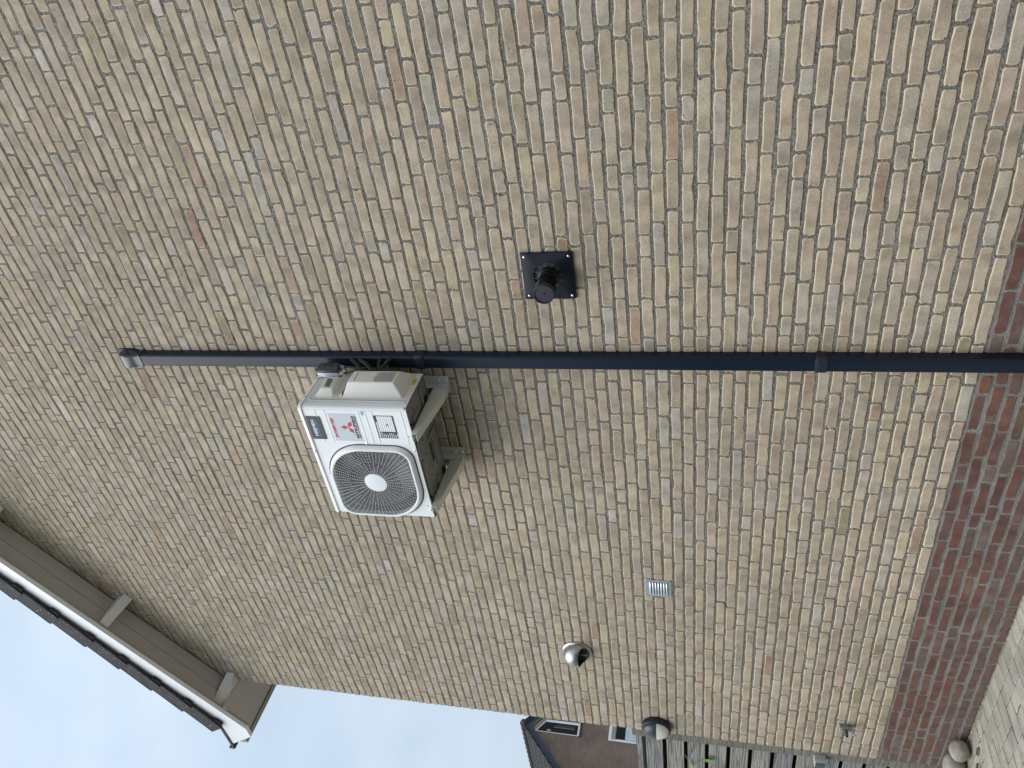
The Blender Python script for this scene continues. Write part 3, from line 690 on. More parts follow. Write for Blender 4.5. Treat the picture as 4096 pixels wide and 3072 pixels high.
text_mesh('R32', M_blue, st, (3.3135, AF-.0009, 2.8665), .0225, .011, bold=.03)
st = card('info_sticker', 3.165, 3.3125, 2.709, 2.816, M_navy)
for k in range(8):
    z1_ = 2.8005-k*.01055; card('table_row', 3.2085, 3.3085, z1_-.0088, z1_, M_w, y=AF-.0006, par=st)
rt = random.Random(3)
for k in range(9):
    z1_ = 2.7995-k*.01055; bm = bmesh.new()
    xx = 3.169
    while xx < 3.169+.030*rt.uniform(.6, 1.1): d = rt.uniform(.002, .006); box(bm, xx, xx+d, AF-.001, AF-.0006, z1_-.0055, z1_-.0015); xx += d+.0012
    finish('printed_line', bm, M_w, st)
bm = bmesh.new(); xx = 3.169
while xx < 3.262: d = rt.uniform(.004, .009); box(bm, xx, xx+d, AF-.001, AF-.0006, 2.804, 2.811); xx += d+.0016
finish('printed_line', bm, M_w, st)
bm = bmesh.new(); box(bm, 3.243, 3.262, AF-.0014, AF-.0007, 2.7525, 2.7565); box(bm, 3.245, 3.258, AF-.0014, AF-.0007, 2.7465, 2.7505); finish('printed_line', bm, M_navy, st)
for p in ((3.063, 3.213), (3.085, 2.643), (2.657, 2.646), (3.122, 2.900)): screw('screw', ac, (p[0], AF-(.007 if p[1] > 3.2 else 0), p[1]), (0, -1, 0))
for z_ in (2.6665, 2.6615):
    for x_ in (3.178, 2.690): card('drain_slot', x_-.006, x_+.006, z_-.013+.0, z_-.0115, mat('slot_grey', (.2, .21, .22), .6), y=AF)
# service panel on the right side, with seam
def side_plate(name, poly, x0, x1, m_, ang=None):
    bm = bmesh.new(); prism(bm, poly, x0, x1, f3=lambda a, b, t: (t, a, b)); return finish(name, bm, m_, ac, ang)
def rpoly(y0, y1, z0, z1, r, n=4):
    pts = []
    for q, (cy, cz) in enumerate(((y1-r, z1-r), (y0+r, z1-r), (y0+r, z0+r), (y1-r, z0+r))):
        pts += [(cy+r*math.cos(R(90*q+90*k/n)), cz+r*math.sin(R(90*q+90*k/n))) for k in range(n+1)]
    return pts
side_plate('panel_seam', rpoly(-.3405, -.112, 2.6355, 3.1845, .022), AX1-.001, AX1+.0006, M_groove)
side_plate('service_panel', rpoly(-.338, -.112, 2.634, 3.182, .020), AX1-.001, AX1+.0016, M_white2)
side_plate('panel_seam', rpoly(-.3592, -.3577, 2.634, 3.202, .0007, 1), AX1-.001, AX1+.0004, mat('fold_shadow2', (.30, .31, .32), .6))
# valve cover: big tapered hood
def loft(name, sections, m_, par=ac, ang=40, cap=True):
    bm = bmesh.new(); rs = [[bm.verts.new(p) for p in s] for s in sections]; strip(bm, rs)
    if cap: bm.faces.new(rs[-1])
    return finish(name, bm, m_, par, ang)
def hood(y0, y1, z0, z1, ty0, ty1, tz0, tz1, x0, x1, r=.012, xr=None):
    S = []
    for t in (0, .25, .6, .88, .97, 1.0):
        q = {0: 0, .25: .22, .6: .58, .88: .87, .97: .985, 1.0: 1.05}[t]
        xx = x0+(x1-x0)*{0: 0, .25: .25, .6: .6, .88: .9, .97: .985, 1.0: 1.0}[t]
        S.append([(xx, a, b) for a, b in rpoly(y0+(ty0-y0)*q, y1+(ty1-y1)*q, z0+(tz0-z0)*q, z1+(tz1-z1)*q, r, 4)])
    return S
loft('valve_cover', hood(-.322, -.110, 2.668, 3.003, -.303, -.208, 2.706, 2.956, AX1+.0016, 3.448), M_white2)
loft('handle_cover', hood(-.322, -.150, 3.050, 3.158, -.303, -.205, 3.054, 3.119, AX1+.0016, 3.406, .008), M_white2)
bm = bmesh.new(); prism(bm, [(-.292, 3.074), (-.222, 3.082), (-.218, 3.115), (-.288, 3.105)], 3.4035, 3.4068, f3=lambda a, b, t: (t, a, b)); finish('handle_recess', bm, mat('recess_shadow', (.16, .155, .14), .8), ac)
# scooped valley between the two hoods
S = []
for t in np.linspace(0, 1, 9):
    z_ = 3.003+(3.060-3.003)*t; dep = AX1+.003+.020*(abs(t-.5)*2)**2
    S.append([(dep, -.315, z_), (dep, -.12, z_), (AX1, -.12, z_), (AX1, -.315, z_)])
loft('cover_valley', S, M_white2)
bm = bmesh.new(); lathe(bm, (AX1+.004, -.285, 3.017), (1, 0, 0), [(0, .011), (.004, .011), (.004, .007), (-.0, .007)], 20, cap=(False, False)); lathe(bm, (AX1+.004, -.285, 3.017), (1, 0, 0), [(.001, .007), (.0012, 0)], 20, cap=(False, False), mi=1); finish('cable_grommet', bm, [M_white2, M_groove], ac, 40)
bm = bmesh.new(); box(bm, 3.4470, 3.4488, -.292, -.220, 2.925, 2.928); finish('louvre_slot', bm, M_groove, ac)
# printed notice on the hood
bm = bmesh.new(); rt = random.Random(5)
for i in range(13):
    y_ = -.297+i*.0063
    z_ = 2.718
    while z_ < 2.718+.110*rt.uniform(.82, 1.0): d = rt.uniform(.003, .008); box(bm, 3.4478, 3.4485, y_, y_+.0035, z_, z_+d); z_ += d+.0022
finish('printed_notice', bm, mat('ink_grey', (.11, .11, .10), .6), ac)
# warning triangle
def side_tri(name, cy, cz, s, x0, x1, m_, par=ac):
    bm = bmesh.new(); prism(bm, [(cy-s, cz-s*.62), (cy+s, cz-s*.62), (cy, cz+s*1.1)], x0, x1, f3=lambda a, b, t: (t, a, b)); return finish(name, bm, m_, par)
wl = side_plate('warning_sticker', rpoly(-.205, -.150, 2.6455, 2.6665, .001, 1), AX1+.0016, AX1+.0021, mat('label_yellow', (.62, .46, .05), .5)); wl.name = 'warning_sticker'
side_tri('warning_triangle', -.176, 2.655, .0095, AX1+.0021, AX1+.0025, M_ink, wl); side_tri('warning_triangle_inner', -.176, 2.6545, .006, AX1+.0025, AX1+.0028, mat('label_yellow', (.62, .46, .05)), wl)
for p in ((-.167, 3.213), (-.325, 3.212)): screw('screw', ac, (AX1+.005, p[0], p[1]), (1, 0, 0), .0055)
for p in ((-.353, 2.648), (-.124, 2.652)): screw('screw', ac, (AX1+.0016, p[0], p[1]), (1, 0, 0), .0055)
# base pan seen from below
bm = bmesh.new(); box(bm, AX0+.002, AX1-.002, AF+.002, AB-.002, AZ0+.004, AZ0+.010)
pl2 = plan(AX0+.001, AX1-.001, AF+.001, AB-.001, .019)
rsn = [[bm.verts.new((a, b, z_)) for a, b in pl2] for z_ in (AZ0+.010, AZ0-.0005)]
rsn.append([bm.verts.new((2.976+(a-2.976)*.992, -.25+(b+.25)*.975, AZ0-.0005)) for a, b in pl2]); rsn.append([bm.verts.new((2.976+(a-2.976)*.990, -.25+(b+.25)*.972, AZ0+.0045)) for a, b in pl2]); strip(bm, rsn)
pan = finish('base_pan', bm, M_pan, ac, 40)
def emboss(x0, x1, y0, y1, h=.008, b=.005):
    bm = bmesh.new(); box(bm, x0, x1, y0, y1, AZ0+.004-h, AZ0+.006, b, 3); return finish('pressed_rib', bm, M_pan, pan, 60)
emboss(3.06, 3.13, -.30, -.17, .010, .008); emboss(2.80, 3.02, -.19, -.155); emboss(3.08, 3.12, -.385, -.31); emboss(2.74, 2.98, -.375, -.345, .007); emboss(2.64, 2.76, -.25, -.21); emboss(3.23, 3.33, -.20, -.17); emboss(3.23, 3.26, -.35, -.24); emboss(3.00, 3.04, -.20, -.13, .009, .007)
for (x, y, r) in ((3.035, -.235, .009), (3.15, -.15, .010), (2.98, -.30, .008), (2.70, -.31, .008), (3.29, -.31, .007), (2.86, -.26, .007)):
    bm = bmesh.new(); lathe(bm, (x, y, AZ0+.0042), (0, 0, -1), [(-.001, r), (.0008, r*.96), (.0008, 0)], 20, cap=(False, False)); finish('drain_hole', bm, M_groove, pan)
bm = bmesh.new(); box(bm, 2.86, 2.99, -.235, -.205, AZ0+.0032, AZ0+.0045); finish('drain_slot', bm, M_groove, pan)
for x in (2.72, 3.225):      # rubber-footed rails
    for y in (-.385, -.145):
        bm = bmesh.new(); box(bm, x-.022, x+.022, y-.014, y+.014, AZ0-.0095, AZ0+.0, .002); finish('foot', bm, M_black, ac)

# ------------------------------------------------------------------ wall brackets
def bracket(xl, xr, rail_r, label):
    t = thing('wall_bracket', label, 'bracket', ((xl+xr)/2, 0, 2.54), 'wall brackets under the air conditioner')
    # arm: channel open to the front, deep at the wall, shallow at the tip
    yt, zt_ = -.430, 2.622
    def cs_(y):   # bottom height along the arm
        f = (y+.10)/(yt+.10); f = min(max(f, 0), 1); return 2.552+(2.596-2.552)*f
    ys = (-.012, -.10, -.25, yt)
    bm = bmesh.new(); th = .0022
    for (xa, xb) in ((xr-th, xr), ):                     # right web
        rs = [[bm.verts.new(p) for p in ((xa, y, cs_(y)), (xb, y, cs_(y)), (xb, y, zt_), (xa, y, zt_))] for y in ys]
        strip(bm, rs); bm.faces.new(rs[0]); bm.faces.new(rs[-1])
    rs = [[bm.verts.new(p) for p in ((xl, y, zt_-th), (xr-th, y, zt_-th), (xr-th, y, zt_), (xl, y, zt_))] for y in ys]; strip(bm, rs); bm.faces.new(rs[0]); bm.faces.new(rs[-1])
    rs = [[bm.verts.new(p) for p in ((xl, y, cs_(y)), (xr-th, y, cs_(y)), (xr-th, y, cs_(y)+th), (xl, y, cs_(y)+th))] for y in ys]; strip(bm, rs); bm.faces.new(rs[0]); bm.faces.new(rs[-1])
    finish('arm', bm, M_metalw, t)
    bm = bmesh.new(); box(bm, xr-.0022, xr+.0008, -.20, -.07, 2.588, 2.592, .0006, 1); finish('pressed_line', bm, M_metalw, t)
    # wall rail: a flanged channel standing on the brick
    bm = bmesh.new(); X0_, X1_ = xl-.004, rail_r
    box(bm, X0_, X1_, -.0065, -.004, 2.540, 3.06); box(bm, X0_, X0_+.0025, -.045, -.0067, 2.553, 3.05); box(bm, xr+.0015, xr+.004, -.045, -.0067, 2.549, 3.05)
    box(bm, X0_, xr+.004, -.052, -.046, 2.543, 2.552, .001)
    finish('wall_rail', bm, M_metalw, t)
    for z_ in (2.556, 2.595): screw('screw', t, (xr+.026, -.0065, z_), (0, -1, 0), .006, .006)
    bm = bmesh.new(); box(bm, xl+.004, xr-.004, -.40, -.37, 2.6222, 2.6228); lathe(bm, (xl+.022, -.405, 2.598), (0, 0, 1), [(0, .006), (.02, .006)], 8); finish('clamp_bolt', bm, M_black, t)
    return t
bracket(3.173, 3.221, 3.276, 'pale wall bracket under the pipe end of the air conditioner, next to the duct')
bracket(2.664, 2.710, 2.772, 'pale wall bracket under the fan end of the air conditioner, away from the duct')

# ------------------------------------------------------------------ isolator switch
sw = thing('isolator_switch', 'grey and white isolator switch box above the valve cover of the air conditioner', 'switch', (3.40, -.10, 3.085))
bm = bmesh.new(); box(bm, 3.3655, 3.3965, -.155, -.098, 3.088, 3.212, .003); base_ = finish('switch_base', bm, M_isow, sw, 50)
S = [[(x, a, b) for a, b in rpoly(y0, y1, z0, z1, r, 2)] for x, y0, y1, z0, z1, r in
     ((3.396, -.158, -.095, 3.084, 3.216, .004), (3.4125, -.158, -.095, 3.083, 3.215, .004), (3.413, -.157, -.096, 3.084, 3.214, .004), (3.4245, -.144, -.104, 3.090, 3.198, .008), (3.4265, -.138, -.108, 3.096, 3.192, .008))]
loft('switch_cover', S, M_iso, sw, 25)
for z_ in (3.120, 3.128, 3.158, 3.166):
    bm = bmesh.new(); box(bm, 3.42, 3.4275, -.143, -.104, z_, z_+.002); finish('cover_rib', bm, M_black, sw)
bm = bmesh.new(); box(bm, 3.415, 3.430, -.102, -.088, 3.140, 3.164, .003); finish('switch_lever', bm, M_iso, sw, 40)
bm = bmesh.new(); lathe(bm, (3.4185, -.1500, 3.188), (.75, -.66, 0), [(0, .0045), (.001, .004), (.0011, 0)], 16, cap=(False, False)); finish('red_mark', bm, mat('mark_red', (.28, .02, .02), .5), sw)
bm = bmesh.new(); box(bm, 3.372, 3.386, -.1585, -.150, 3.2115, 3.2155); finish('clip', bm, M_black, sw)
sl_ = bmesh.new(); box(sl_, 3.3705, 3.3925, -.1557, -.1552, 3.107, 3.180); lab = finish('rating_label', sl_, mat('label_white', (.74, .78, .84), .5), sw)
bm = bmesh.new(); rt = random.Random(9)
for i in range(6):
    z_ = 3.3725+i*.0034; x_ = 3.110
    while x_ < 3.110+.062*rt.uniform(.8, 1): d = rt.uniform(.001, .005); box(bm, z_, z_+.0017, -.1562, -.1557, x_, x_+d); x_ += d+.0015
finish('printed_line', bm, mat('ink_bluegrey', (.14, .17, .28), .6), lab)
for gx, gy in ((3.381, -.138), (3.403, -.112)):
    bm = bmesh.new(); lathe(bm, (gx, gy, 3.090), (0, 0, -1), [(0, .0135), (.006, .0135), (.007, .0115), (.016, .0115), (.018, .010), (.026, .008)], 8); finish('cable_gland', bm, M_white2 if gx < 3.4 else mat('gland_grey', (.30, .29, .27), .5), sw, 30)
def cable(pts, r, m_, label, cat, name, group):
    bm = bmesh.new(); tube(bm, spline(pts, 10), r, 10)
    ctr = Vector(pts[0]); me = bpy.data.meshes.new(name); bmesh.ops.recalc_face_normals(bm, faces=bm.faces); bm.to_mesh(me); bm.free(); me.materials.append(m_); me.transform(Matrix.Translation(-ctr))
    smooth(me, 60); o = bpy.data.objects.new(name, me); C.objects.link(o); o.location = ctr; return tag(o, label, cat, group)
gcb = 'cables from the isolator switch'
cable([(3.381, -.138, 3.070), (3.384, -.138, 3.050), (3.394, -.140, 3.015), (3.400, -.135, 2.985), (3.395, -.115, 2.955)], .0055, M_cable, 'thin grey cable from the front gland of the isolator switch', 'cable', 'power_cable', gcb)
cable([(3.403, -.112, 3.070), (3.404, -.111, 3.045), (3.402, -.115, 3.0), (3.398, -.118, 2.965), (3.385, -.10, 2.94)], .005, M_cable, 'thin grey cable from the rear gland of the isolator switch', 'cable', 'power_cable', gcb)
ghs = 'insulated pipes between the duct and the air conditioner'
for pts_, r, lab in (
    ([(3.412, -.045, 3.040), (3.417, -.062, 3.033), (3.408, -.087, 3.003), (3.398, -.113, 2.976), (3.398, -.135, 2.955), (3.38, -.12, 2.92)], .0112, 'black insulated pipe leaving the duct, topmost of the four'),
    ([(3.410, -.045, 2.995), (3.414, -.062, 2.990), (3.414, -.087, 2.952), (3.408, -.113, 2.922), (3.400, -.135, 2.898), (3.38, -.12, 2.865)], .0112, 'black insulated pipe leaving the duct, second from the top'),
    ([(3.418, -.045, 2.868), (3.420, -.062, 2.872), (3.413, -.098, 2.869), (3.404, -.132, 2.852), (3.385, -.13, 2.82)], .0092, 'black insulated pipe leaving the duct, third from the top'),
    ([(3.418, -.045, 2.815), (3.420, -.060, 2.822), (3.406, -.087, 2.836), (3.400, -.113, 2.816), (3.398, -.135, 2.790), (3.38, -.12, 2.76)], .0112, 'black insulated pipe leaving the duct, lowest of the four')):
    cable(pts_, r, M_foam, lab, 'pipe', 'insulated_pipe', ghs)
cable([(3.412, -.05, 2.812), (3.421, -.064, 2.816), (3.424, -.087, 2.825), (3.418, -.108, 2.837), (3.410, -.128, 2.850), (3.39, -.12, 2.875)], .0048, M_cable, 'slim grey cable crossing beside the lowest black pipe', 'cable', 'power_cable', None)
bm = bmesh.new(); box(bm, 3.29, 3.36, -.09, -.084, 2.80, 2.87, .002, rot=Matrix.Rotation(R(20), 3, 'Y')); 
o = finish('mounting_plate', bm, M_alu, ac)

# ------------------------------------------------------------------ cable duct
du = thing('cable_duct', 'tall anthracite plastic duct running up the brick wall from the ground, behind the pipes', 'cable duct', (3.40, 0, -.495))
DXL, DXR, DD = 3.360, 3.434, .056
def dprof(grow=0.0, r=.016):
    xl, xr, d = DXL-grow, DXR+grow, DD+grow; p = [(xr, .006)]
    for k in range(6): a = R(-90*k/5); p.append((xr-r+r*math.cos(a), -(d-r)+r*math.sin(a)))
    for k in range(6): a = R(-90-90*k/5); p.append((xl+.006+.006*math.cos(a), -(d-.006)+.006*math.sin(a)))
    p.append((xl, .006)); return p
def dlen(name, z0, z1, grow=0.0, m_=None, wav=0.0, par=du):
    bm = bmesh.new(); P = dprof(grow); zs = [z0, z1]; rs = []
    for e, z in enumerate((z0, z0+.003, z1-.003, z1)):
        q = dprof(grow-(.0012 if e in (0, 3) and grow else 0))
        rs.append([bm.verts.new((a, b, z+(wav*math.sin((a-DXL)/(DXR-DXL)*3.14)*(1 if e > 1 else -1)))) for a, b in q])
    strip(bm, rs); bm.faces.new(rs[0]); bm.faces.new(rs[-1]); return finish(name, bm, m_ or M_duct, par, 40)
for a, b in ((-.497, .680), (.684, 2.655), (2.659, 4.385)): dlen('duct_length', a, b)
for z in (.682, 2.657):
    j = dlen('joint_cover', z-.025, z+.025, .0042, wav=.004, m_=mat('joint_plastic', (.013, .020, .034), .4, spec=.4))
    bm = bmesh.new()
    for r0 in (.0105, .0065):
        rg = [[bm.verts.new((3.385+(r0+dr)*math.cos(t), -(DD+.0042)-dy, z+(r0+dr)*math.sin(t))) for t in np.linspace(0, 2*math.pi, 25)[:-1]] for dr, dy in ((-.0012, .0), (-.0006, .0008), (.0006, .0008), (.0012, .0))]
        strip(bm, rg)
    finish('moulded_mark', bm, M_duct, j, 60)
# end cap: turns into the wall
bm = bmesh.new(); rs = []
for z, g_, dd in ((4.378, .003, 0), (4.40, .003, 0), (4.43, .005, .003), (4.462, .0075, .008), (4.490, .0085, .008), (4.513, .007, -.004), (4.527, .003, -.020), (4.532, -.003, -.036)):
    q = dprof(g_); rs.append([bm.verts.new((a, min(b, .006) if b > 0 else b*(DD+g_+dd)/(DD+g_), z)) for a, b in q])
strip(bm, rs); bm.faces.new(rs[0]); bm.faces.new(rs[-1]); cap_ = finish('end_cap', bm, mat('gloss_cap', (.010, .015, .026), .16, spec=.7), du, 50)
bm = bmesh.new(); S = []
for y, g_ in ((.004, .012), (-.004, .012), (-.008, .009)):
    S.append([bm.verts.new((a, y, b)) for a, b in [(p[0], p[1]) for p in rpoly(3.358-g_, 3.436+g_, 4.415-g_, 4.552+g_, .028, 5)]])
strip(bm, S); bm.faces.new(S[-1]); finish('wall_flange', bm, M_duct, du, 40)

# ------------------------------------------------------------------ flue terminal
fl = thing('flue_terminal', 'black round flue pipe sticking out of a square dark wall plate', 'flue', (3.868, 0, 1.924))
bm = bmesh.new()
fx0, fx1, fz0, fz1, fc, fr = 3.746, 3.990, 1.800, 2.047, (3.868, 1.922), .0715
cir = [(fc[0]+fr*math.cos(2*math.pi*k/48), fc[1]+fr*math.sin(2*math.pi*k/48)) for k in range(48)]
def tr(p):
    dx, dz = p[0]-fc[0], p[1]-fc[1]; t = min([((fx1 if dx > 0 else fx0)-fc[0])/dx if abs(dx) > 1e-6 else 9, ((fz1 if dz > 0 else fz0)-fc[1])/dz if abs(dz) > 1e-6 else 9]); return (fc[0]+dx*t, fc[1]+dz*t)
oc = [tr(p) for p in cir]
for cx, cz in ((fx1, fz1), (fx0, fz1), (fx0, fz0), (fx1, fz0)):
    k = min(range(48), key=lambda i: (oc[i][0]-cx)**2+(oc[i][1]-cz)**2); oc[k] = (cx, cz)
rs = [[bm.verts.new((a, y, b)) for a, b in q] for q, y in ((oc, -.001), (oc, -.0125), ([(fc[0]+(a-fc[0])*.988, fc[1]+(b-fc[1])*.988) for a, b in oc], -.0135), (cir, -.0135), (cir, .0035))]
strip(bm, rs); finish('wall_plate', bm, M_flue, fl, 40)
bm = bmesh.new(); lathe(bm, (fc[0], -.004, fc[1]), (0, -1, 0), [(0, .0713), (.001, 0)], 32, cap=(False, False)); finish('duct_opening', bm, M_groove, fl)
bm = bmesh.new()
for k in range(12):
    a = R(k*30+8); seg(bm, (fc[0]+.045*math.cos(a), -.0125, fc[1]+.045*math.sin(a)), (fc[0]+.0725*math.cos(a), -.0125, fc[1]+.0725*math.sin(a)), .0006, .002)
finish('opening_spokes', bm, mat('spoke_grey', (.13, .12, .11), .5), fl)
AXF = Vector((-.01, -1, -.03)).normalized()
bm = bmesh.new(); lathe(bm, (fc[0], .0, fc[1]), AXF, [(0, .0455), (.018, .0455), (.020, .0475), (.032, .0475), (.034, .0445), (.052, .0445), (.053, .046), (.060, .046), (.062, .044), (.108, .044), (.110, .0455)], 40, cap=(False, False)); finish('flue_pipe', bm, M_flue2, fl, 30)
bm = bmesh.new()
for t0 in (.112, .127, .142):
    lathe(bm, fc[0:1]+(0,)+fc[1:2], AXF, [(t0, .040), (t0+.001, .0465), (t0+.007, .0475), (t0+.008, .040)], 40, cap=(False, False))
finish('outlet_rings', bm, mat('ring_gloss', (.02, .02, .02), .18, spec=.8), fl, 30)
bm = bmesh.new(); lathe(bm, fc[0:1]+(0,)+fc[1:2], AXF, [(.105, .038), (.158, .038)], 32); finish('inner_pipe', bm, M_flue2, fl, 30)
bm = bmesh.new(); lathe(bm, fc[0:1]+(0,)+fc[1:2], AXF, [(.153, .047), (.178, .0485), (.184, .0485), (.1845, .046), (.178, .0455), (.1785, .006), (.184, .005), (.184, 0)], 40, cap=(True, False)); finish('end_cap', bm, mat('flue_cap', (.022, .026, .036), .5), fl, 30)
for x, z in ((3.9705, 2.028), (3.9705, 1.818), (3.765, 2.027), (3.763, 1.818)):
    bm = bmesh.new(); lathe(bm, (x, -.0135, z), (0, -1, 0), [(-.001, .0065), (.001, .006), (.0025, .0035), (.0026, 0)], 14, cap=(False, False)); finish('screw', bm, M_screw, fl, 30)

# ------------------------------------------------------------------ louvred grille
gr = thing('vent_grille', 'small square aluminium louvred vent grille on the brick wall', 'vent', (1.657, 0, 1.468))
bm = bmesh.new(); P = rpoly(1.580, 1.735, 1.391, 1.547, .006, 3)
S = [[bm.verts.new((a, y, b)) for a, b in [((p[0]-1.6575)*k+1.6575, (p[1]-1.469)*k+1.469) for p in P]] for y, k in ((.003, 1), (-.0045, 1), (-.006, .985), (-.006, .96), (-.0045, .95))]
strip(bm, S); bm.faces.new(S[-1]); finish('grille_plate', bm, M_alu, gr, 30)
bm = bmesh.new()
for k in range(7):
    zc = 1.5195-k*.0168
    prof = [(-.0045, zc+.0062), (-.0085, zc+.0052), (-.0125, zc+.0015), (-.0138, zc-.0035), (-.0125, zc-.0045), (-.0112, zc-.002), (-.0075, zc+.002), (-.0045, zc+.0035)]
    S = [[bm.verts.new((x, y if not e else -.0045+(y+.0045)*.25, z)) for y, z in prof] for x, e in ((1.6005, 1), (1.6055, 0), (1.7105, 0), (1.7155, 1))]
    strip(bm, S); bm.faces.new(S[0]); bm.faces.new(S[-1])
finish('louvres', bm, M_alu, gr, 40)
bm = bmesh.new()
for k in range(7): zc = 1.5195-k*.0168; box(bm, 1.603, 1.713, -.0052, -.0046, zc-.0075, zc+.0030)
finish('openings', bm, M_groove, gr)
for x in (1.590, 1.7255):
    for z in (1.402, 1.536):
        bm = bmesh.new(); lathe(bm, (x, -.0045, z), (0, -1, 0), [(0, .0034), (.0006, .003), (.0006, 0)], 10, cap=(False, False)); finish('screw_hole', bm, mat('screw_dark', (.06, .065, .07), .6), gr)
bm = bmesh.new(); box(bm, 1.728, 1.738, .004, -.003, 1.452, 1.462); box(bm, 1.728, 1.739, -.003, .004, 1.492, 1.502); finish('fixing_lug', bm, M_black, gr)

# ------------------------------------------------------------------ stainless cowl
cw = thing('vent_cowl', 'round stainless steel vent cowl with its mouth facing down', 'vent', (.918, 0, 2.046))
cc = (.918, 2.046)
bm = bmesh.new(); lathe(bm, (cc[0], .002, cc[1]), (0, -1, 0), [(0, .104), (.006, .1045), (.012, .103), (.017, .098), (.019, .094), (.019, .088)], 56, cap=(False, False)); finish('flange', bm, M_steel, cw, 30)
bm = bmesh.new(); NR_, NA_ = 34, 128; rows = []
def hoodpt(i, k, sh=0):
    t = i/NR_; a = 2*math.pi*k/NA_; ca, sa = math.cos(a), math.sin(a)
    rad = .0915-sh
    r = rad*math.cos(t*math.pi/2); y = -.017-(.088-sh)*math.sin(t*math.pi/2)**.92
    # pulled forward and slightly down: a scoop rather than a plain dome
    z = r*sa; x = r*ca
    y -= .010*max(0, math.sin(t*math.pi))*(.5+.5*sa)
    return Vector((cc[0]+x, y, cc[1]+z-.004*math.sin(t*math.pi/2)))
def cut(p):    # the mouth: lower front quadrant
    dz = p.z-cc[1]; dy = -(p.y+.017)
    return dz < -.020-.050*math.exp(-dy/.022)
for sh in (0, .0022):
    vg = [[bm.verts.new(hoodpt(i, k, sh)) for k in range(NA_)] for i in range(NR_)]; tip = bm.verts.new(hoodpt(NR_, 0, sh))
    for i in range(NR_):
        for k in range(NA_):
            j = (k+1) % NA_
            q = (vg[i][k], vg[i][j], vg[i+1][j], vg[i+1][k]) if i < NR_-1 else (vg[i][k], vg[i][j], tip)
            if cut(sum((v.co for v in q), Vector())/len(q)): continue
            bm.faces.new(q)
loose = [v for v in bm.verts if not v.link_faces]; bmesh.ops.delete(bm, geom=loose, context='VERTS')
finish('hood', bm, M_steel, cw, 50)
bm = bmesh.new(); lathe(bm, (cc[0], -.0165, cc[1]), (0, -1, 0), [(0, .090), (.001, 0)], 32, cap=(False, False)); finish('duct_mouth', bm, M_groove, cw)
bm = bmesh.new(); box(bm, cc[0]+.018, cc[0]+.021, -.045, -.018, cc[1]-.08, cc[1]-.02); finish('damper_blade', bm, M_steel, cw)
bm = bmesh.new(); box(bm, cc[0]+.093, cc[0]+.099, -.022, -.018, cc[1]-.004, cc[1]+.002); finish('screw_slot', bm, M_groove, cw)

# ------------------------------------------------------------------ bulkhead lamp
lm = thing('wall_lamp', 'round anthracite bulkhead wall lamp with a half covered white dome at the wall corner', 'lamp', (.100, 0, 1.523))
lc = (.098, 1.523)
bm = bmesh.new(); lathe(bm, (lc[0], .003, lc[1]), (0, -1, 0), [(0, .101), (.004, .1045), (.030, .1065), (.042, .1055), (.048, .101), (.0485, .094), (.044, .092), (.02, .090)], 64, cap=(False, False)); finish('lamp_ring', bm, mat('lamp_anthracite', (.010, .013, .019), .5, noise=(12, .1)), lm, 30)
def half(name, upper, m_, grow=0.0):
    bm = bmesh.new(); N, K = 12, 40; rows = []
    for i in range(N+1):
        t = i/N*math.pi/2; r = (.0915+grow)*math.cos(t)**.9 if i < N else 0; y = -.046-(.046+grow)*math.sin(t)
        rows.append([bm.verts.new((lc[0]+r*math.cos(a), y, lc[1]+r*math.sin(a))) for a in np.linspace(0 if upper else math.pi, math.pi if upper else 2*math.pi, K)])
    strip(bm, rows, False)
    if upper:   # a lip where the cover ends
        e = [v for row in rows for v in (row[0],)]; e2 = [row[-1] for row in rows][::-1]
        loopv = e+e2[1:]
        low = [bm.verts.new((v.co.x, v.co.y, v.co.z-.0015)) for v in loopv]; inn = [bm.verts.new((lc[0]+(v.co.x-lc[0])*.97, v.co.y+.003, v.co.z-.0015)) for v in loopv]
        strip(bm, [loopv, low, inn], False)
    bmesh.ops.remove_doubles(bm, verts=bm.verts, dist=1e-5)
    return finish(name, bm, m_, lm, 40)
half('cover', True, mat('lamp_cover', (.030, .036, .050), .32), .0022)
half('diffuser', False, mat('opal_diffuser', (.66, .68, .60), .35))
bm = bmesh.new(); lathe(bm, (lc[0]-.004, -.056, lc[1]-.071), Vector((0, -1, -.35)), [(0, .0145), (.006, .0145), (.012, .011), (.014, .006), (.0142, 0)], 24, cap=(False, False)); finish('sensor', bm, mat('opal_diffuser', (.66, .68, .60)), lm, 30)

# ------------------------------------------------------------------ tap
tp = thing('garden_tap', 'small chrome garden tap with a hose connector low on the wall near the corner', 'tap', (.372, 0, .247))
bm = bmesh.new(); lathe(bm, (.374, .002, .247), (0, -1, 0), [(0, .020), (.004, .020), (.007, .016), (.012, .013)], 20); finish('escutcheon', bm, M_chrome, tp, 30)
bm = bmesh.new(); box(bm, .357, .390, -.038, -.006, .206, .284, .008, 3); finish('valve_body', bm, M_chrome, tp, 50)
bm = bmesh.new(); box(bm, .359, .388, -.041, -.004, .2830, .2915, .003, 2); finish('handle', bm, M_alu, tp, 50)
bm = bmesh.new(); lathe(bm, (.374, -.036, .252), Vector((.32, -1, .02)), [(0, .0115), (.014, .0115), (.015, .0130), (.020, .0130), (.021, .0105), (.029, .0105), (.0295, .0125), (.034, .0125), (.035, .0105), (.040, .0105), (.0405, .012), (.045, .012), (.046, .010), (.056, .0095), (.058, .009), (.058, .0065), (.05, .006)], 20); finish('hose_connector', bm, mat('connector_grey', (.12, .115, .12), .35, metal=.6), tp, 30)
bm = bmesh.new(); tube(bm, [(.378, -.030, .226), (.384, -.044, .220), (.386, -.052, .217)], .0055, 10); finish('side_outlet', bm, M_chrome, tp, 40)
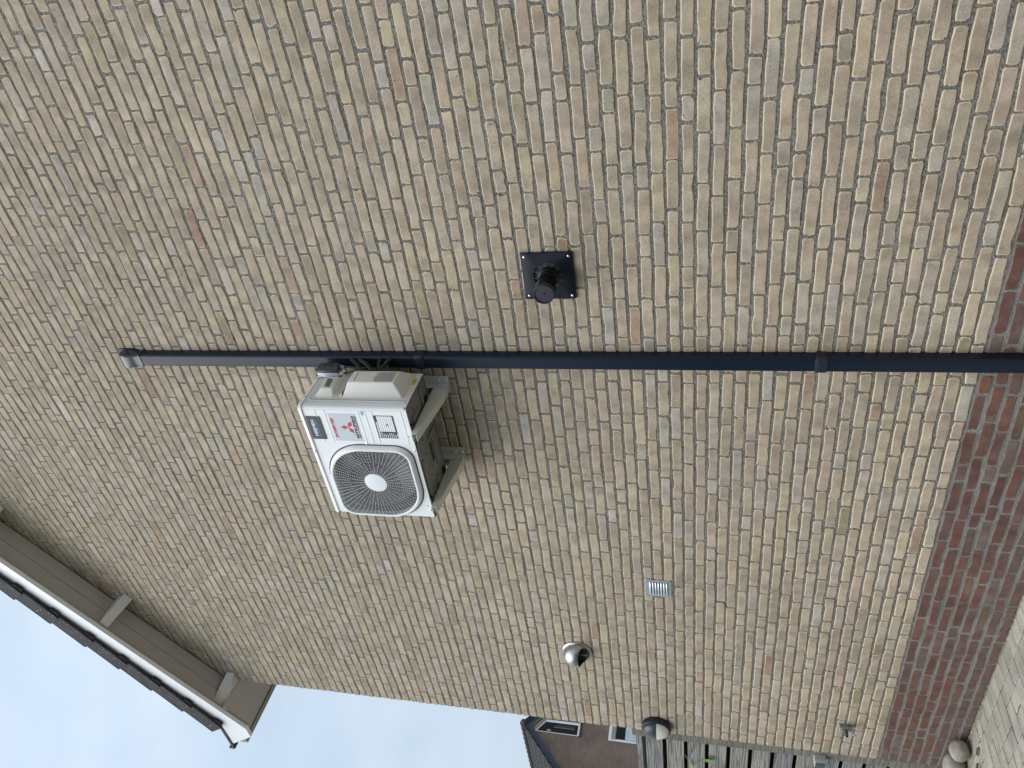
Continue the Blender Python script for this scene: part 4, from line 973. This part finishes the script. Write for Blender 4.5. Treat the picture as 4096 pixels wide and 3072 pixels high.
bm = bmesh.new(); lathe(bm, (.386, -.050, .218), Vector((.12, -.85, -.48)), [(0, .0105), (.012, .0105), (.013, .0075), (.015, .0075), (.016, .0085), (.032, .0085), (.032, .005)], 8); finish('drain_cock', bm, mat('cock_pale', (.45, .52, .52), .35, metal=.5), tp, 30)

# ------------------------------------------------------------------ fence
fe = thing('wooden_fence', 'weathered grey fence of horizontal boards with narrow gaps, fixed to the wall corner', 'fence', (-.1, .06, -.495))
bm = bmesh.new(); box(bm, -.102, -.010, .008, .052, -.50, 1.712, .003, 1); o = finish('corner_batten', bm, M_post, fe)
FY = .056
z = 1.459
tops = [1.459-.158*k for k in range(13)]
for k, z1_ in enumerate(tops):
    z0 = z1_-.130
    if z1_ < -.45: break
    bm = bmesh.new(); tilt = rng.normal(0, .0025); 
    box(bm, -2.2, -.060, FY, FY+.018, max(z0, -.49), z1_, .0025, 1, rot=Matrix.Rotation(tilt*.5, 3, 'Y'), piv=(-.1, FY, z0)); b0 = finish('board', bm, M_wood, fe)
    for nx in (-.128, -.118):
        pass
    for nz_ in (z0+.030, z1_-.028):
        bm = bmesh.new(); lathe(bm, (-.128+rng.normal(0, .004), FY+.0005, nz_), (0, -1, 0), [(0, .0032), (.0009, .0028), (.0009, 0)], 8, cap=(False, False)); nl = finish('nail_head', bm, M_black, fe); nl.parent = b0
bm = bmesh.new(); box(bm, -2.2, -.060, FY, FY+.018, 1.4905, 1.6185, .0025, 1); finish('board', bm, M_wood, fe)
# bowed top board
bm = bmesh.new(); rs = []
for x in np.linspace(-.050, -2.2, 16):
    zt = 1.694-.012*((x+.05)/.6)**2*.6 if x > -.9 else 1.694-.012*2.0*.6-(-.9-x)*.01
    rs.append([bm.verts.new(p) for p in ((x, FY-.001, 1.648), (x, FY+.018, 1.648), (x, FY+.018, zt), (x, FY-.001, zt))])
strip(bm, rs); bm.faces.new(rs[0]); bm.faces.new(rs[-1]); finish('top_board', bm, M_wood, fe)
for k in range(13):        # boards on the far face cover the gaps
    zc = 1.475-.158*k
    if zc < -.4: break
    bm = bmesh.new(); box(bm, -2.2, -.0, FY+.066, FY+.084, zc-.060, zc+.060); finish('rear_board', bm, mat('dark_wood', (.035, .033, .03), .9), fe)
bm = bmesh.new(); box(bm, -2.2, -.0, FY+.066, FY+.084, 1.575, 1.66); finish('rear_board', bm, mat('dark_wood', (.035, .033, .03), .9), fe)
for x in (-1.1, -2.15):
    bm = bmesh.new(); box(bm, x-.035, x+.035, FY+.0185, FY+.0655, -.50, 1.64); finish('fence_post', bm, M_post, fe)
# socket box
sb = thing('socket_box', 'small grey outdoor socket box with a dark face on the fence batten', 'socket', (-.06, 0, .34))
bm = bmesh.new(); box(bm, -.125, -.050, -.008, .0075, .336, .415, .002); box(bm, -.124, -.051, -.052, -.0085, .338, .413, .004, 3); finish('box_body', bm, mat('box_grey', (.42, .43, .40), .5, noise=(9, .1)), sb, 50)
bm = bmesh.new(); box(bm, -.121, -.054, -.0565, -.0505, .342, .409, .003, 2); finish('box_lid', bm, mat('box_lid', (.06, .075, .10), .4), sb, 50)
# vine
vn = thing('climbing_vine', 'thin green vine with a few leaves growing out between the fence boards', 'vine', (-.38, .06, 1.30))
def vp(z, x, y=.04): return (x, y, z)
def leaf_m(p, ln, wd, ang, til=.3):
    bm = bmesh.new(); N = 8; L_, Rr = [], []
    for k in range(N+1):
        t = k/N; w_ = wd*math.sin(math.pi*min(1, t**.62))*(1-.15*t); L_.append((t*ln, w_, .12*w_)); Rr.append((t*ln, -w_, .12*w_))
    M_ = Matrix.Translation(p) @ Matrix.Rotation(ang, 4, 'Y') @ Matrix.Rotation(til, 4, 'X') 
    mk = lambda a, b, c: bm.verts.new(M_ @ Vector((a, -c, b)))
    mid = [mk(k/N*ln, 0, -.0012) for k in range(N+1)]; l = [mk(*q) for q in L_]; r = [mk(*q) for q in Rr]
    for k in range(N):
        bm.faces.new((mid[k], mid[k+1], l[k+1], l[k])); bm.faces.new((mid[k], r[k], r[k+1], mid[k+1]))
    bmesh.ops.remove_doubles(bm, verts=bm.verts, dist=1e-5)
    return finish('leaf', bm, M_leaf, vn, 60)
bm = bmesh.new(); tube(bm, spline([(-.385, .060, 1.322), (-.42, .044, 1.298), (-.451, .040, 1.274), (-.450, .038, 1.245), (-.442, .038, 1.222), (-.412, .040, 1.192), (-.382, .042, 1.168)], 6), [.0018]*37, 6); finish('stem', bm, M_stem, vn, 60)
leaf_m((-.372, .036, 1.172), .070, .046, R(100), .25); leaf_m((-.446, .036, 1.235), .050, .012, R(50), .5); leaf_m((-.455, .034, 1.280), .085, .011, R(176), .4)

# ------------------------------------------------------------------ boulders and corner debris
def boulder(c, rad, sc_, rot, label, seed):
    bm = bmesh.new(); bmesh.ops.create_icosphere(bm, subdivisions=4, radius=rad); rr = np.random.default_rng(seed); ph = rr.uniform(0, 6, 9)
    for v in bm.verts:
        p = v.co/rad; k = 1+.05*math.sin(2.1*p.x+ph[0])*math.sin(1.7*p.y+ph[1])+.045*math.sin(3.1*p.z+ph[2]+p.x*1.5)+.02*math.sin(5*p.y+ph[3])
        p = p*k
        v.co = Vector((math.copysign(abs(p.x)**.9, p.x)*sc_[0], math.copysign(abs(p.y)**.9, p.y)*sc_[1], math.copysign(abs(p.z)**.95, p.z)*sc_[2]))*rad
    bmesh.ops.rotate(bm, verts=bm.verts, matrix=Matrix.Rotation(R(rot), 3, 'Z') @ Matrix.Rotation(R(-12), 3, 'Y'))
    me = bpy.data.meshes.new('boulder'); bm.to_mesh(me); bm.free(); me.materials.append(M_stone); me.shade_smooth()
    o = bpy.data.objects.new('boulder', me); C.objects.link(o); o.location = c; return tag(o, label, 'stone', 'boulders at the wall corner')
boulder((.352, -.078, -.4345), .062, (1.12, .98, 1.0), 10, 'smaller rounded grey boulder resting against the plinth on the paving', 1)
boulder((.175, -.105, -.434), .072, (1.45, 1.0, .90), 25, 'larger tan boulder nearer the fence, partly outside the picture', 2)
bm = bmesh.new(); rr = np.random.default_rng(11)
for _ in range(220):
    x = rr.uniform(.25, .78); y = -.004-abs(rr.normal(0, .022)); s = rr.uniform(.003, .009)
    bmesh.ops.create_icosphere(bm, subdivisions=1, radius=s, matrix=Matrix.Translation((x, y, -.497)) @ Matrix.Diagonal((1.6, 1, .6, 1)))
for _ in range(900):
    x = rr.uniform(.3, 3.4); y = -.002-abs(rr.normal(0, .006)); s = rr.uniform(.002, .0055)
    bmesh.ops.create_icosphere(bm, subdivisions=1, radius=s, matrix=Matrix.Translation((x, y, -.498)) @ Matrix.Diagonal((1.8, 1, .6, 1)))
o = finish('soil_debris', bm, mat('debris', (.26, .235, .17), .95, noise=(30, .5)), None); tag(o, 'loose soil and grit along the foot of the wall', 'soil', kind='stuff')
for (x, y, a, lab) in ((.455, -.235, 70, 'curled brown dead leaf beside the smaller boulder, nearer the picture edge'), (.53, -.17, 30, 'small dry brown leaf between the smaller boulder and the paving')):
    bm = bmesh.new(); rws = []
    for i in range(6):
        t = i/5-.5; wd = .012*math.cos(t*2.8)+.001; rws.append([bm.verts.new((t*.055, s_*wd, .004+.012*(s_**2)+.004*math.cos(t*4))) for s_ in (-1, -.5, 0, .5, 1)])
    strip(bm, rws, False); bmesh.ops.rotate(bm, verts=bm.verts, matrix=Matrix.Rotation(R(a), 3, 'Z'))
    me = bpy.data.meshes.new('dead_leaf'); bm.to_mesh(me); bm.free(); me.materials.append(mat('dead_leaf', (.20, .12, .075), .8, noise=(40, .3))); o = bpy.data.objects.new('dead_leaf', me); C.objects.link(o); o.location = (x, y, -.496); tag(o, lab, 'leaf', 'dead leaves by the boulders')

# ------------------------------------------------------------------ neighbour's house, 30 m off
NX = -23.0
nh = thing('neighbour_house', 'brown brick gabled house with blue edge boards and white windows, far behind the fence', 'house', (NX, 12.65, -.495))
M_nbrick = brick_tex('brown_brick', (.215, .160, .130), (.25, .190, .155), (.07, .055, .048), 1)
RY, RZ = 12.65, 8.02; NS = .905; HWN = 4.2
nz_at = lambda y: RZ-abs(y-RY)*NS
EZ = nz_at(RY+HWN)
prof = [(RY-HWN, -.5), (RY+HWN, -.5), (RY+HWN, EZ-.16), (RY, RZ-.16), (RY-HWN, EZ-.16)]
bm = bmesh.new(); prism(bm, prof, NX-9, NX, f3=lambda a, b, t: (t, a, b)); finish('wall', bm, M_nbrick, nh)
for s in (1, -1):
    def Q(d, up, x): return (x, RY+s*d, RZ-d*NS+up)
    def qbox(bm, d0, d1, u0, u1, x0, x1):
        v = [bm.verts.new(Q(d, u, x)) for d in (d0, d1) for u in (u0, u1) for x in (x0, x1)]
        for q in ((0, 1, 3, 2), (4, 6, 7, 5), (0, 4, 5, 1), (2, 3, 7, 6), (0, 2, 6, 4), (1, 5, 7, 3)): bm.faces.new([v[i] for i in q])
    bm = bmesh.new(); qbox(bm, 0, HWN+.3, -.26, -.07, NX+.16, NX+.20); finish('edge_board', bm, M_nav, nh)
    bm = bmesh.new(); qbox(bm, 0, HWN+.3, -.09, .02, NX+.2, NX+.25); finish('edge_board', bm, M_nav, nh)
    bm = bmesh.new(); qbox(bm, 0, HWN+.3, -.25, -.235, NX-.01, NX+.165); finish('soffit', bm, M_soffit, nh)
    # tiled slope with rows of curved tiles
    bm = bmesh.new(); nrow = 16; xs = np.arange(NX+.26, NX-9.2, -.05)
    for i in range(nrow):
        d0, d1 = i*.29-.02, i*.29+.32
        rows = [[bm.verts.new(Q(d, .035+.05*(.5+.5*math.cos((x-NX)*2*math.pi/.26))+u, x)) for x in xs] for d, u in ((d0, -.01), (d1, .05), (d1, .015))]
        strip(bm, rows, False)
    finish('roof_tiles', bm, M_tile, nh, 60)
    for i in range(nrow):
        d0 = i*.29; bm = bmesh.new(); qbox(bm, d0, d0+.31, -.03+.02, .11, NX+.20, NX+.285); finish('verge_tile', bm, M_tile, nh)
bm = bmesh.new()
for i in range(26): lathe(bm, (NX+.22-i*.35, RY, RZ+.06), (-1, 0, 0), [(0, .125), (.03, .125), (.04, .11), (.36, .11)], 14)
finish('ridge_tiles', bm, M_tile, nh, 40)
bm = bmesh.new(); bmesh.ops.create_uvsphere(bm, u_segments=20, v_segments=14, radius=.115, matrix=Matrix.Translation((NX+.29, RY, RZ+.03))); finish('ridge_ball', bm, mat('ridge_brown', (.06, .05, .05), .8), nh, 60)
bm = bmesh.new(); box(bm, NX-8.6, NX-7.9, RY-.9, RY-.2, RZ-1.2, RZ+.75, .02); box(bm, NX-8.65, NX-7.85, RY-.95, RY-.15, RZ+.72, RZ+.82, .01); finish('chimney', bm, M_tile, nh)
M_nwf = mat('window_white', (.80, .81, .82), .4)
# upper window, its head cut to the roof slope
def npoly(name, poly, x0, x1, m_, par): bm = bmesh.new(); prism(bm, poly, x0, x1, f3=lambda a, b, t: (t, a, b)); return finish(name, bm, m_, par)
W0, W1, ZB = 12.495, 13.02, 5.845
hd = lambda y: 7.625-(y-12.49)*.80
wn = npoly('window', [(W0, ZB), (W1, ZB), (W1, hd(W1)), (W0, hd(W0))], NX+.005, NX+.03, M_nwf, nh)
npoly('pane', [(W0+.025, ZB+.08), (W1-.10, ZB+.08), (W1-.10, hd(W1-.10)-.06), (W0+.025, hd(W0)-.10)], NX+.031, NX+.034, M_glass, wn)
npoly('head_board', [(W0-.01, hd(W0)+.01), (W1+.06, hd(W1+.06)+.0), (W1+.06, hd(W1+.06)+.16), (W0-.01, hd(W0)+.17)], NX+.02, NX+.06, M_trimg, wn)
npoly('sill', [(W0-.03, ZB-.055), (W1+.12, ZB-.055), (W1+.12, ZB-.003), (W0-.03, ZB-.003)], NX+.01, NX+.09, mat('sill_brown', (.05, .035, .03), .6), wn)
npoly('blind', [(12.72, 6.05), (12.76, 6.05), (12.76, 6.85), (12.72, 6.9)], NX+.0345, NX+.036, mat('blind_green', (.14, .17, .14), .6), wn)
npoly('blind', [(12.81, 6.05), (12.825, 6.05), (12.825, 6.80), (12.81, 6.83)], NX+.0345, NX+.036, mat('blind_green', (.14, .17, .14), .6), wn)
npoly('curtain', [(12.54, 6.98), (12.60, 6.96), (12.63, 7.08), (12.57, 7.16)], NX+.0345, NX+.036, mat('curtain_blue', (.30, .40, .50), .7), wn)
# lower window with a pale lower half
wn = npoly('window', [(12.485, 3.3), (13.9, 3.3), (13.9, 4.715), (12.485, 4.715)], NX+.005, NX+.03, M_nwf, nh)
npoly('pane', [(12.565, 3.38), (13.85, 3.38), (13.85, 4.44), (12.565, 4.44)], NX+.031, NX+.034, M_glass, wn)
npoly('blind_box', [(12.55, 4.45), (13.85, 4.45), (13.85, 4.60), (12.55, 4.60)], NX+.03, NX+.07, M_trimg, wn)
npoly('lower_panel', [(12.575, 3.60), (13.85, 3.60), (13.85, 4.075), (12.575, 4.075)], NX+.035, NX+.038, M_pale, wn)

# ------------------------------------------------------------------ unseen hedge added behind the viewer to darken the lower wall
hg = thing('added_shade_hedge', 'unseen hedge added behind the viewer to shade the lower part of the wall', 'hedge', (2, -7.5, -.5))
bm = bmesh.new(); rr = np.random.default_rng(21)
nx_, nz2 = 90, 16; ph = rr.uniform(0, 6, 6)
def hpt(u, v):
    x = -13+30*u; z = -.5+3.9*v; b_ = .18*math.sin(x*2.1+ph[0])*math.sin(z*2.7+ph[1])+.10*math.sin(x*5.3+ph[2]+z*3)
    return (x, -7.2+b_, z+.12*math.sin(x*1.9+ph[3])*v)
gridv = [[bm.verts.new(hpt(i/nx_, j/nz2)) for j in range(nz2+1)] for i in range(nx_+1)]; strip(bm, gridv, False)
topv = [[bm.verts.new((hpt(i/nx_, 1)[0], -7.2-t*1.3, hpt(i/nx_, 1)[2]-.1*t)) for t in (0, .5, 1)] for i in range(nx_+1)]; strip(bm, topv, False)
finish('added_foliage_core', bm, mat('added_hedge_core', (.02, .035, .012), .9, noise=(6, .4)), hg)
bm = bmesh.new()
for _ in range(16000):
    x, y, z = hpt(rr.uniform(), rr.uniform(0, 1.02)); d = Vector(rr.normal(0, 1, 3)).normalized(); u = d.cross(Vector((.3, .2, 1))).normalized()*rr.uniform(.03, .06); w2 = d*rr.uniform(.05, .09); c = Vector((x, y+rr.uniform(0, .12), z))
    bm.faces.new([bm.verts.new(c+q) for q in (-w2, u, w2, -u)])
me = bpy.data.meshes.new('leaves'); bm.to_mesh(me); bm.free(); me.materials.append(mat('added_hedge_leaf', (.05, .085, .025), .6, noise=(3, .3))); me.transform(Matrix.Translation(-Vector(hg.location)))
o = bpy.data.objects.new('leaves', me); C.objects.link(o); o.parent = hg  # leaves of the added hedge that blocks low sky light
